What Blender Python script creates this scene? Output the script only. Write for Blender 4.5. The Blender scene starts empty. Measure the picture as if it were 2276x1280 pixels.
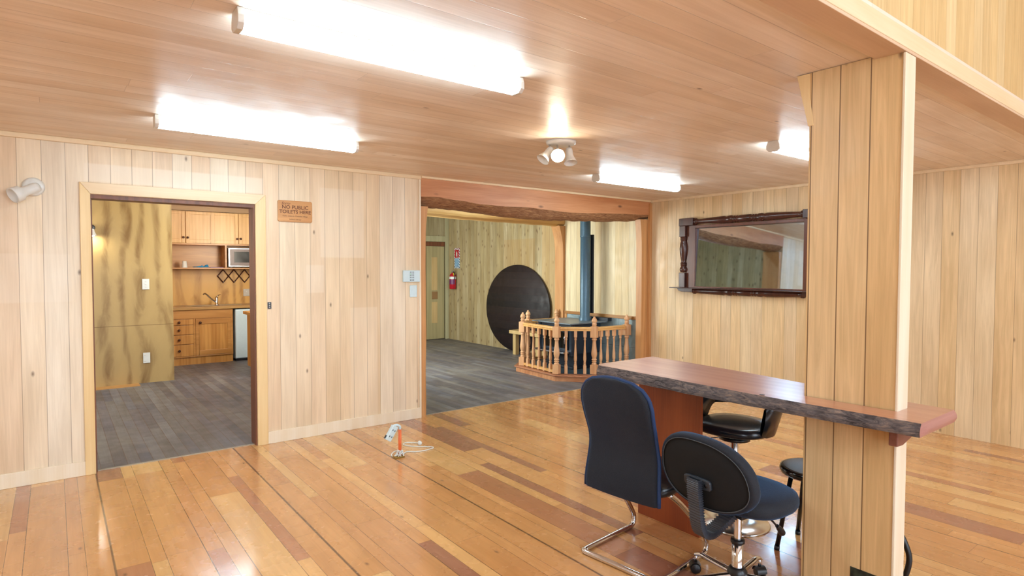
import bpy, math, random
from mathutils import Vector, Matrix, noise
random.seed(7)
PI = math.pi
S = bpy.context.scene
COL = S.collection

# ------------------------------------------------------------------ camera
H = 2.45          # ceiling height of the timber lined room
D = 5.342         # far wall
XR = 6.5          # right wall
cd = bpy.data.cameras.new('camera'); cam = bpy.data.objects.new('camera', cd); COL.objects.link(cam)
cd.sensor_fit = 'HORIZONTAL'; cd.sensor_width = 36.0; cd.lens = 36.0 * 1323.16 / 2276.0
cd.clip_start = 0.05; cd.clip_end = 200
pitch, roll, yaw = .0339271659, .00196816, .656095724
cy, sy, cp, sp = math.cos(yaw), math.sin(yaw), math.cos(pitch), math.sin(pitch)
fwd = Vector((sy*cp, cy*cp, -sp)); rt = Vector((cy, -sy, 0)); up = rt.cross(fwd)
r2 = math.cos(roll)*rt + math.sin(roll)*up; u2 = -math.sin(roll)*rt + math.cos(roll)*up
cam.matrix_world = Matrix(((r2.x, u2.x, -fwd.x, 0), (r2.y, u2.y, -fwd.y, 0), (r2.z, u2.z, -fwd.z, 1.52891), (0, 0, 0, 1)))
S.camera = cam

# ------------------------------------------------------------------ world and light
w = bpy.data.worlds.new('world'); S.world = w; w.use_nodes = True
w.node_tree.nodes['Background'].inputs[0].default_value = (.62, .78, 1.0, 1)
w.node_tree.nodes['Background'].inputs[1].default_value = 1.0
vs = S.view_settings
vs.view_transform = 'Standard'; vs.look = 'None'; vs.gamma = 1.0; vs.use_curve_mapping = False
vs.exposure = 1.48

def area(name, loc, size, size_y, power, color, direction):
    l = bpy.data.lights.new(name, 'AREA'); l.shape = 'RECTANGLE'; l.size = size; l.size_y = size_y
    l.energy = power; l.color = color
    o = bpy.data.objects.new(name, l); COL.objects.link(o); o.location = loc
    o.rotation_euler = Vector(direction).to_track_quat('-Z', 'Y').to_euler()
    return o
DAY = (.78, .90, 1.0)
# added area lights as daylight from assumed, unseen tall windows behind the camera
for k, x in enumerate((-2.6, .6, 3.8)):
    area('assumed_daylight_and_fill', (x, -4.62, 2.4), 2.2, 3.4, 54, DAY, (0, 1, -.12))
# unseen fill lights added in the stove room and the kitchen, no windows there
area('assumed_daylight_and_fill', (3.06, 8.2, 1.6), 1.6, 1.2, 48, (.90, .98, .96), (1, -.05, -.05))
area('assumed_daylight_and_fill', (-.9, 7.3, 1.7), 1.6, 1.2, 16, (.97, .98, 1), (1, 0, -.1)) 

area('assumed_daylight_and_fill', (2.78, 8.1, 1.9), .8, .8, 26, (1, .93, .80), (-.25, 1, -.12))  # another added fill light, brightens the kitchen cabinet fronts

# ------------------------------------------------------------------ materials
class NT:
    def __init__(s, name):
        s.m = bpy.data.materials.new(name); s.m.use_nodes = True
        s.t = s.m.node_tree; s.b = s.t.nodes['Principled BSDF']
    def n(s, typ, **k):
        x = s.t.nodes.new(typ)
        for a, v in k.items(): setattr(x, a, v)
        return x
    def l(s, a, b): s.t.links.new(a, b)
    def put(s, sock, v):
        if isinstance(v, bpy.types.NodeSocket): s.l(v, sock)
        else: sock.default_value = v
    def math(s, op, a, b=0.0, c=0.0, clamp=False):
        x = s.n('ShaderNodeMath', operation=op, use_clamp=clamp)
        s.put(x.inputs[0], a); s.put(x.inputs[1], b); s.put(x.inputs[2], c)
        return x.outputs[0]
    def vec(s, a, b, c):
        x = s.n('ShaderNodeCombineXYZ')
        s.put(x.inputs[0], a); s.put(x.inputs[1], b); s.put(x.inputs[2], c)
        return x.outputs[0]
    def noise(s, v, scale=5, detail=3, rough=.5, dist=0):
        x = s.n('ShaderNodeTexNoise'); s.put(x.inputs['Vector'], v)
        x.inputs['Scale'].default_value = scale; x.inputs['Detail'].default_value = detail
        x.inputs['Roughness'].default_value = rough; x.inputs['Distortion'].default_value = dist
        return x.outputs['Fac']
    def white(s, v, dim='3D'):
        x = s.n('ShaderNodeTexWhiteNoise', noise_dimensions=dim)
        s.put(x.inputs['W' if dim == '1D' else 'Vector'], v)
        return x.outputs['Value']
    def ramp(s, f, stops, interp='LINEAR'):
        x = s.n('ShaderNodeValToRGB'); x.color_ramp.interpolation = interp
        e = x.color_ramp.elements
        while len(e) < len(stops): e.new(.5)
        for q, (p, c) in zip(e, stops):
            q.position = p; q.color = (*c, 1) if len(c) == 3 else c
        s.put(x.inputs[0], f); return x.outputs[0]
    def rng(s, f, a, b, c, d):
        x = s.n('ShaderNodeMapRange', clamp=True); s.put(x.inputs[0], f)
        for i, v in enumerate((a, b, c, d)): x.inputs[i+1].default_value = v
        return x.outputs[0]
    def mix(s, f, a, b, mode='MIX'):
        x = s.n('ShaderNodeMix', data_type='RGBA', blend_type=mode)
        s.put(x.inputs[0], f)
        s.put(x.inputs[6], (*a, 1) if isinstance(a, tuple) else a); s.put(x.inputs[7], (*b, 1) if isinstance(b, tuple) else b)
        return x.outputs[2]
    def xyz(s):
        c = s.n('ShaderNodeTexCoord'); x = s.n('ShaderNodeSeparateXYZ'); s.l(c.outputs['Object'], x.inputs[0])
        return {'x': x.outputs[0], 'y': x.outputs[1], 'z': x.outputs[2], 'v': c.outputs['Object']}
    def bump(s, h, strength=.3, dist=.004):
        x = s.n('ShaderNodeBump'); x.inputs['Strength'].default_value = strength
        x.inputs['Distance'].default_value = dist; s.put(x.inputs['Height'], h)
        s.l(x.outputs[0], s.b.inputs['Normal'])
    def out(s, col=None, rough=None, metal=None, coat=None):
        if col is not None: s.put(s.b.inputs['Base Color'], (*col, 1) if isinstance(col, tuple) else col)
        if rough is not None: s.put(s.b.inputs['Roughness'], rough)
        if metal is not None: s.b.inputs['Metallic'].default_value = metal
        if coat is not None:
            s.b.inputs['Coat Weight'].default_value = coat; s.b.inputs['Coat Roughness'].default_value = .08
        return s.m

def srgb(r, g, b):
    f = lambda c: (c/255/12.92 if c <= 10 else ((c/255+.055)/1.055)**2.4)
    return (f(r), f(g), f(b))

def planks(name, u, v, width, cols, length=0, off=0.0, groove=.0025, gdark=.55, grain=.16, knots=.0,
           rough=.45, rvar=.1, jitter=0.0, blotch=.1, gscale=(40, 1.6), patches=(), coat=None, bump=.25, stain=None, ksize=.11):
    T = NT(name); c = T.xyz(); other = ({'x', 'y', 'z'} - {u, v}).pop()
    uu = T.math('ADD', T.math('DIVIDE', c[u], width), 100 + off)
    if jitter: uu = T.math('ADD', uu, T.math('MULTIPLY', T.math('SINE', T.math('MULTIPLY', uu, 2.37)), jitter))
    idx = T.math('FLOOR', uu); fr = T.math('FRACT', uu)
    edge = T.math('MULTIPLY', T.math('MINIMUM', fr, T.math('SUBTRACT', 1.0, fr)), width)
    g = T.rng(edge, groove*.4, groove, 1, 0)
    r1 = T.white(idx, '1D')
    if length:
        vv = T.math('ADD', T.math('DIVIDE', c[v], length), T.math('MULTIPLY', r1, 7.31))
        idx2 = T.math('FLOOR', vv); f2 = T.math('FRACT', vv)
        e2 = T.math('MULTIPLY', T.math('MINIMUM', f2, T.math('SUBTRACT', 1.0, f2)), length)
        g2 = T.rng(e2, .0004, .0018, .8, 0); g = T.math('MAXIMUM', g, g2)
        rv = T.white(T.vec(idx, idx2, 3.0))
    else: rv = T.white(T.vec(idx, 1.0, 3.0)); idx2 = 0.0
    n = len(cols)
    col = T.ramp(rv, [(i/n + (.5/n if 0 else 0), k) for i, k in enumerate(cols)], 'CONSTANT' if n > 4 else 'LINEAR')
    shift = T.math('ADD', T.math('MULTIPLY', idx, 13.7), T.math('MULTIPLY', idx2, 5.3) if length else 0.0)
    gv = T.vec(T.math('MULTIPLY', c[u], gscale[0]), T.math('ADD', T.math('MULTIPLY', c[v], gscale[1]), shift), T.math('MULTIPLY', c[other], 3.0))
    gr = T.noise(gv, 1.0, 4, .6, 1.2)
    gf = T.rng(gr, .3, .72, 1-grain, 1+grain*.5)
    col = T.mix(1.0, col, T.vec(gf, T.math('POWER', gf, 1.15), T.math('POWER', gf, 1.4)), 'MULTIPLY')
    if blotch:
        bl = T.noise(T.vec(T.math('MULTIPLY', c[u], 5.0), T.math('MULTIPLY', c[v], 1.1), T.math('ADD', shift, c[other])), 1.0, 2, .5)
        bf = T.rng(bl, .32, .68, 1-blotch, 1+blotch*.6)
        col = T.mix(1.0, col, T.vec(bf, T.math('POWER', bf, 1.3), T.math('POWER', bf, 1.7)), 'MULTIPLY')
    if knots:
        vo = T.n('ShaderNodeTexVoronoi', voronoi_dimensions='2D'); vo.inputs['Scale'].default_value = 1.0
        T.put(vo.inputs['Vector'], T.vec(T.math('MULTIPLY', c[u], 8.5), T.math('ADD', T.math('MULTIPLY', c[v], 4.2), T.math('MULTIPLY', idx, 3.37)), 0.0))
        kn = T.rng(vo.outputs['Distance'], .02, ksize, 1, 0)
        kp = T.math('LESS_THAN', T.white(vo.outputs['Position']), knots)
        kf = T.math('MULTIPLY', T.math('MULTIPLY', kn, kp), .75)
        col = T.mix(kf, col, srgb(92, 58, 36))
    for (u0, u1, v0, v1, k, pc) in patches:
        a = T.math('MULTIPLY', T.rng(c[u], u0-.006, u0+.006, 0, 1), T.rng(c[u], u1-.006, u1+.006, 1, 0))
        b = T.math('MULTIPLY', T.rng(c[v], v0-.006, v0+.006, 0, 1), T.rng(c[v], v1-.006, v1+.006, 1, 0))
        col = T.mix(T.math('MULTIPLY', T.math('MULTIPLY', a, b), k), col, pc)
    if stain:
        st = T.noise(c['v'], stain[0], 4, .6, .4)
        col = T.mix(T.rng(st, stain[1], stain[2], 0, stain[3]), col, stain[4])
    col = T.mix(T.math('MULTIPLY', g, gdark), col, srgb(96, 60, 32))
    T.out(col, T.rng(T.noise(c['v'], 7, 3), .3, .7, rough-rvar, rough+rvar), coat=coat)
    T.bump(T.math('SUBTRACT', T.math('MULTIPLY', gr, .25), g), bump, .003)
    return T.m

def plain(name, col, rough=.5, metal=0, var=.06, scale=30, bump=0, coat=None):
    T = NT(name); c = T.xyz(); nz = T.noise(c['v'], scale, 3)
    f = T.rng(nz, .3, .7, 1-var, 1+var)
    T.out(T.mix(1.0, col, T.vec(f, f, f), 'MULTIPLY'), rough, metal, coat)
    if bump: T.bump(nz, bump, .002)
    return T.m

def timber(name, axis, dark, light, rough=.4, rings=9.0, coat=None, knots=0):
    T = NT(name); c = T.xyz(); a = [x for x in 'xyz' if x != axis]
    v = T.vec(T.math('MULTIPLY', c[axis], .8), T.math('MULTIPLY', c[a[0]], rings), T.math('MULTIPLY', c[a[1]], rings))
    n1 = T.noise(v, 1.0, 3, .5, .8)
    w_ = T.n('ShaderNodeTexWave', wave_type='BANDS', bands_direction='Y'); T.put(w_.inputs['Vector'], v)
    w_.inputs['Scale'].default_value = .6; w_.inputs['Distortion'].default_value = 6; w_.inputs['Detail'].default_value = 3
    f = T.math('ADD', T.math('MULTIPLY', n1, .88), T.math('MULTIPLY', w_.outputs['Fac'], .12))
    fine = T.noise(T.vec(T.math('MULTIPLY', c[axis], 3), T.math('MULTIPLY', c[a[0]], 120), T.math('MULTIPLY', c[a[1]], 120)), 1, 2)
    f = T.math('ADD', f, T.math('MULTIPLY', T.math('SUBTRACT', fine, .5), .35))
    col = T.ramp(f, [(.28, dark), (.72, light)])
    if knots:
        vo = T.n('ShaderNodeTexVoronoi'); vo.inputs['Scale'].default_value = 1
        T.put(vo.inputs['Vector'], T.vec(T.math('MULTIPLY', c[axis], 3.0), T.math('MULTIPLY', c[a[0]], 7.0), T.math('MULTIPLY', c[a[1]], 7.0)))
        kf = T.math('MULTIPLY', T.rng(vo.outputs['Distance'], .04, .16, .8, 0), T.math('LESS_THAN', T.white(vo.outputs['Position']), knots))
        col = T.mix(kf, col, srgb(80, 40, 28))
    T.out(col, rough, coat=coat); T.bump(fine, .15, .002)
    return T.m

def ply(name, dark, light, seam=None):
    T = NT(name); c = T.xyz()
    v = T.vec(T.math('MULTIPLY', c['x'], 2.4), T.math('MULTIPLY', c['y'], 2.4), T.math('MULTIPLY', c['z'], .8))
    w_ = T.n('ShaderNodeTexWave', wave_type='BANDS', bands_direction='X'); T.put(w_.inputs['Vector'], v)
    w_.inputs['Scale'].default_value = .55; w_.inputs['Distortion'].default_value = 13
    w_.inputs['Detail'].default_value = 2.5; w_.inputs['Detail Scale'].default_value = .9; w_.inputs['Detail Roughness'].default_value = .55
    n1 = T.noise(v, 2.0, 4, .6, 1.5)
    f = T.math('ADD', T.math('MULTIPLY', w_.outputs['Fac'], .35), T.math('MULTIPLY', n1, .75))
    col = T.ramp(f, [(.25, dark), (.55, light), (.95, tuple(min(1, x*1.12) for x in light))])
    if seam:
        s_ = T.rng(T.math('ABSOLUTE', T.math('SUBTRACT', c['z'], seam)), .002, .006, .7, 0)
        col = T.mix(s_, col, srgb(110, 80, 40))
    T.out(col, .38); return T.m

# colours of the timber lining
P1, P2, P3, P4 = srgb(234, 214, 184), srgb(230, 204, 168), srgb(236, 220, 196), srgb(228, 200, 166)
PALE = srgb(240, 226, 206)
m_wall = planks('pine_lining_far_wall', 'x', 'z', .1345, [P1, P4, P3, P2], off=.405, patches=(
    (.19, 1.43, 2.155, 2.285, .55, PALE), (-3, .10, 1.28, 1.62, .22, PALE), (1.92, 2.34, 1.62, 2.25, .35, PALE), (1.79, 1.95, 1.3, 1.55, .3, PALE),
    (2.2, 2.47, .1, 1.15, .25, PALE)), knots=.06, grain=.10)
m_wallr = planks('pine_lining_right_wall', 'y', 'z', .1345, [srgb(228, 198, 152), srgb(222, 188, 140), srgb(232, 208, 168), srgb(224, 196, 156)], off=.55, knots=.03)
m_ceil = planks('pine_lining_ceiling', 'y', 'x', .134, [srgb(243, 227, 212), srgb(238, 218, 198), srgb(245, 231, 218), srgb(240, 222, 205)],
                length=3.2, groove=.0024, gdark=.36, knots=.03, rough=.42, grain=.1, gscale=(34, .9), blotch=.10)
m_floor = planks('varnished_floor_boards', 'x', 'y', .118, [srgb(208, 150, 92), srgb(214, 158, 98), srgb(204, 146, 88), srgb(222, 170, 108), srgb(184, 124, 86),
                 srgb(210, 152, 94), srgb(206, 146, 88), srgb(216, 160, 100), srgb(164, 108, 82), srgb(210, 152, 92), srgb(222, 174, 112), srgb(206, 148, 94), srgb(212, 154, 96), srgb(208, 150, 92)],
                length=1.55, jitter=.3, groove=.0027, gdark=.95, grain=.1, rough=.26, rvar=.08, blotch=.12, knots=.03, gscale=(30, 1.2), bump=.02, coat=.7)
m_floor.node_tree.nodes['Principled BSDF'].inputs['Coat Roughness'].default_value = .13
m_gfloor = planks('worn_grey_floor_boards', 'x', 'y', .086, [srgb(104, 103, 108), srgb(112, 110, 114), srgb(96, 95, 102), srgb(116, 114, 114), srgb(106, 102, 106),
                 srgb(98, 94, 98), srgb(110, 106, 104)], length=1.3, groove=.0026, gdark=.8, grain=.16, rough=.5, blotch=.16,
                 stain=(1.3, .5, .75, .45, srgb(150, 146, 136)), bump=.2)
m_knotty = planks('knotty_grey_pine_lining', 'y', 'z', .11, [srgb(186, 168, 130), srgb(168, 150, 112), srgb(196, 180, 144), srgb(178, 158, 116)], knots=.55, ksize=.17, grain=.3,
                  gdark=.45, blotch=.14, patches=((8.1, 9.0, .2, 2.05, .35, srgb(178, 138, 80)), (7.2, 7.9, 0, 2.4, .5, srgb(206, 168, 112))))
m_knottyx = planks('knotty_grey_pine_end', 'x', 'z', .11, [srgb(166, 154, 118), srgb(156, 144, 108), srgb(174, 162, 128)], knots=.45, ksize=.16, grain=.25, gdark=.5)
m_alcove = planks('pale_alcove_lining', 'y', 'z', .1345, [srgb(228, 206, 160), srgb(222, 196, 146), srgb(234, 216, 176)], off=.55, gdark=.5, knots=.02)
m_bulk = planks('pine_lining_bulkhead', 'x', 'z', .1345, [srgb(222, 190, 136), srgb(216, 182, 126), srgb(226, 198, 148)], gdark=.22, off=.2)
m_post = planks('pine_post_cladding', 'y', 'z', .128, [srgb(226, 190, 138), srgb(220, 182, 128), srgb(230, 198, 150)], off=-.8, knots=.03, gdark=.85, groove=.0035)
m_trim = timber('pale_pine_trim', 'x', srgb(226, 196, 152), srgb(238, 214, 178), .42, 5)
m_trimz = timber('pale_pine_upright', 'z', srgb(224, 192, 142), srgb(236, 210, 168), .42, 5)
m_trimw = timber('whitish_pine_upright', 'z', srgb(228, 208, 176), srgb(240, 226, 204), .38, 4)
m_casing = timber('golden_pine_casing', 'z', srgb(224, 188, 130), srgb(238, 208, 156), .4, 5)
m_greygreen = timber('grey_green_pine_trim', 'z', srgb(166, 160, 124), srgb(188, 182, 146), .5, 5)  # even grey-green tone for the inner door casing
m_redpost = timber('reddish_timber_post', 'z', srgb(182, 124, 72), srgb(214, 160, 104), .45, 8)
m_redbeam = timber('reddish_timber_beam', 'x', srgb(184, 118, 74), srgb(214, 154, 108), .45, 7, knots=.45)
m_goldbeam = timber('golden_timber_beam', 'x', srgb(200, 150, 84), srgb(230, 190, 124), .45, 6)
m_hearthwood = timber('turned_pine', 'z', srgb(206, 150, 104), srgb(230, 182, 136), .35, 8)
m_hearthrail = timber('turned_pine_rail', 'x', srgb(206, 150, 84), srgb(232, 184, 116), .3, 8)
m_darkjamb = timber('dark_brown_jamb', 'z', srgb(96, 56, 36), srgb(134, 80, 50), .45, 8)
m_ply = ply('pine_plywood', srgb(134, 102, 56), srgb(182, 154, 100), seam=.765)
m_plydark = ply('warm_pine_plywood', srgb(170, 120, 52), srgb(212, 164, 88))
m_cab = timber('honey_pine_cabinet', 'z', srgb(172, 116, 54), srgb(208, 154, 84), .35, 10)
m_cabx = timber('honey_pine_rail', 'x', srgb(166, 112, 54), srgb(204, 150, 84), .35, 10)
m_cablight = timber('lighter_pine_cabinet', 'z', srgb(206, 160, 94), srgb(230, 188, 122), .35, 9)
m_knob = plain('dark_wood_knob', srgb(70, 34, 20), .3)
m_slab = timber('polished_red_slab', 'y', srgb(178, 110, 84), srgb(206, 144, 118), .22, 6, coat=1.0)
m_slab.node_tree.nodes['Principled BSDF'].inputs['Coat IOR'].default_value = 1.8
m_slab.node_tree.nodes['Principled BSDF'].inputs['Coat Roughness'].default_value = .36
m_slabend = timber('rust_slab_end', 'x', srgb(150, 100, 92), srgb(178, 126, 118), .3, 12)
m_panel = timber('red_stained_plywood', 'z', srgb(124, 54, 22), srgb(160, 78, 36), .38, 4)
m_mirror_wood = timber('dark_mahogany', 'z', srgb(50, 26, 20), srgb(82, 44, 34), .28, 10)
m_darktable = planks('dark_stained_table_boards', 'z', 'y', .13, [srgb(26, 13, 15), srgb(34, 18, 20), srgb(20, 12, 15), srgb(42, 28, 28)], gdark=.2, rough=.62, grain=.3)
m_bench = timber('pale_raw_pine', 'z', srgb(190, 160, 106), srgb(216, 186, 132), .5, 6)
m_sign = timber('engraved_wood_sign', 'x', srgb(180, 122, 68), srgb(212, 156, 98), .4, 14)
m_ink = plain('burnt_brown_lettering', srgb(100, 54, 26), .6)
m_white = plain('white_plastic', srgb(226, 230, 226), .35, var=.02)
m_bluewhite = plain('cool_white_plastic', srgb(206, 226, 232), .3, var=.02)
m_lampwhite = plain('white_enamel', srgb(222, 220, 214), .3, var=.02)
m_key = plain('grey_key', srgb(90, 100, 104), .4)
m_green = plain('green_key', srgb(120, 190, 130), .4)
m_chrome = plain('chrome', srgb(214, 214, 218), .12, 1, var=.02)
m_steel = plain('brushed_steel', srgb(196, 200, 204), .3, 1, var=.05)
m_black = plain('black_plastic', srgb(22, 22, 26), .32)
m_blackgloss = plain('glossy_black', srgb(14, 15, 18), .12)
m_gasket = plain('charcoal_fabric_backing', srgb(9, 9, 11), .9, var=.2, scale=80)
m_leather = plain('black_vinyl', srgb(22, 26, 32), .24, var=.1, scale=60, bump=.06)
m_fridge = plain('pale_blue_white_enamel', srgb(198, 216, 222), .35, var=.02)
m_mwframe = plain('brown_grey_microwave', srgb(116, 98, 92), .35)
m_mwglass = plain('dark_glass', srgb(22, 24, 22), .08)
m_stove = plain('blue_black_enamel', srgb(34, 50, 66), .35, var=.12, scale=12)
m_stovetop = plain('dusty_grey_steel', srgb(120, 132, 140), .35, .3, var=.15, scale=9)
m_pipe = plain('blue_grey_flue_enamel', srgb(74, 102, 120), .38, .2, var=.05)
m_pipeshade = plain('dark_flue_shield', srgb(18, 26, 38), .5)
m_iron = plain('black_cast_iron', srgb(12, 13, 16), .55, var=.3)
m_red = plain('red_enamel', srgb(176, 22, 38), .25)
m_yellow = plain('yellow_tag', srgb(206, 196, 50), .5)
m_purple = plain('purple_label', srgb(110, 40, 90), .4)
m_orange = plain('orange_conduit', srgb(232, 112, 58), .35)
m_brass = plain('dull_brass', srgb(170, 140, 70), .4, .6)
m_cloth = plain('blue_cloth', srgb(50, 140, 190), .8, var=.2)
m_violet = plain('violet_liner', srgb(120, 98, 160), .6)
m_strap = plain('dark_steel_plate', srgb(70, 74, 78), .4, .7)

def slate():
    T = NT('blue_grey_slate'); c = T.xyz(); nz = T.noise(c['v'], 6, 5, .6, .5)
    g1 = T.math('FRACT', T.math('DIVIDE', c['y'], .42)); g2 = T.math('FRACT', T.math('DIVIDE', c['z'], .4))
    g = T.math('MAXIMUM', T.math('LESS_THAN', g1, .012), T.math('LESS_THAN', g2, .012))
    col = T.ramp(nz, [(.3, srgb(120, 142, 150)), (.7, srgb(176, 192, 192))])
    T.out(T.mix(T.math('MULTIPLY', g, .7), col, srgb(60, 70, 76)), .5); return T.m
m_slate = slate()
m_slatedark = plain('dark_hearth_tile', srgb(60, 78, 90), .35, var=.2, scale=6)

def fabric():
    T = NT('blue_black_mesh_fabric'); c = T.xyz(); nz = T.noise(c['v'], 3.2, 3)
    wv = T.n('ShaderNodeTexVoronoi'); wv.inputs['Scale'].default_value = 260; T.put(wv.inputs['Vector'], c['v'])
    T.out(T.mix(T.rng(nz, .35, .7, 0, 1), srgb(13, 18, 28), srgb(28, 30, 37)), .8)
    T.b.inputs['Sheen Weight'].default_value = .28; T.b.inputs['Sheen Tint'].default_value = (.12, .45, 1, 1)  # blue sheen tint puts cool rim light into the fabric
    T.b.inputs['Sheen Roughness'].default_value = .4
    T.bump(wv.outputs['Distance'], .4, .002); return T.m
m_fabric = fabric()

def bark():
    T = NT('rough_bark_edge'); c = T.xyz()
    v = T.vec(T.math('MULTIPLY', c['x'], 14), T.math('MULTIPLY', c['y'], 14), T.math('MULTIPLY', c['z'], 60))
    n1 = T.noise(v, 1.0, 6, .75, 1.2); n2 = T.noise(c['v'], 4, 3)
    f = T.math('ADD', T.math('MULTIPLY', n1, .8), T.math('MULTIPLY', T.math('SUBTRACT', n2, .5), .3))
    T.out(T.ramp(f, [(.26, srgb(46, 42, 46)), (.40, srgb(112, 102, 102)), (.53, srgb(156, 136, 122)), (.66, srgb(192, 168, 148))]), .7)
    T.bump(n1, .9, .012); return T.m
m_bark = bark()
def bark2():
    T = NT('brown_beam_bark'); c = T.xyz()
    v = T.vec(T.math('MULTIPLY', c['x'], 9), T.math('MULTIPLY', c['y'], 40), T.math('MULTIPLY', c['z'], 70))
    n1 = T.noise(v, 1.0, 5, .7, 1.0)
    T.out(T.ramp(n1, [(.3, srgb(104, 62, 40)), (.5, srgb(160, 112, 74)), (.7, srgb(198, 156, 110))]), .75)
    T.bump(n1, .9, .015); return T.m
m_bark2 = bark2()
def tiger():
    T = NT('striped_safety_sign'); c = T.xyz()
    d = T.math('FRACT', T.math('MULTIPLY', T.math('SUBTRACT', c['z'], c['y']), 18.0))
    s_ = T.math('LESS_THAN', d, .5)
    hi = T.math('GREATER_THAN', c['z'], 1.73)
    dark = T.mix(hi, srgb(50, 90, 120), srgb(150, 30, 50))
    T.out(T.mix(s_, dark, srgb(226, 232, 236)), .35); return T.m
m_tiger = tiger()
def cane():
    T = NT('perforated_black_seat'); c = T.xyz()
    a = T.math('FRACT', T.math('MULTIPLY', c['x'], 110)); b = T.math('FRACT', T.math('MULTIPLY', c['y'], 110))
    h = T.math('MULTIPLY', T.math('GREATER_THAN', a, .5), T.math('GREATER_THAN', b, .5))
    T.out(T.mix(h, srgb(64, 68, 74), srgb(12, 12, 14)), .35); return T.m
m_cane = cane()
def emit(name, col, s):
    T = NT(name); T.out((.9, .9, .9), .4)
    T.b.inputs['Emission Color'].default_value = (*col, 1); T.b.inputs['Emission Strength'].default_value = s
    return T.m
TUBE = 15.0
m_tube = emit('glowing_diffuser', (.68, .88, 1.0), TUBE)
m_bulb = emit('glowing_bulb', (1, .86, .66), 60)
m_bulbk = emit('glowing_kitchen_bulb', (1, .93, .78), 60)
def glass_mirror():
    T = NT('old_mirror_glass'); c = T.xyz(); nz = T.noise(c['v'], 9, 5, .7)
    T.out(T.mix(T.rng(nz, .45, .8, 0, .5), srgb(200, 226, 250), srgb(168, 198, 230)), .03, 1.0); return T.m
m_mirror = glass_mirror()
def pane():
    T = NT('window_pane'); T.out((1, 1, 1), .0); T.b.inputs['Transmission Weight'].default_value = 1; T.b.inputs['IOR'].default_value = 1.01
    return T.m
m_pane = pane()

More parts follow.
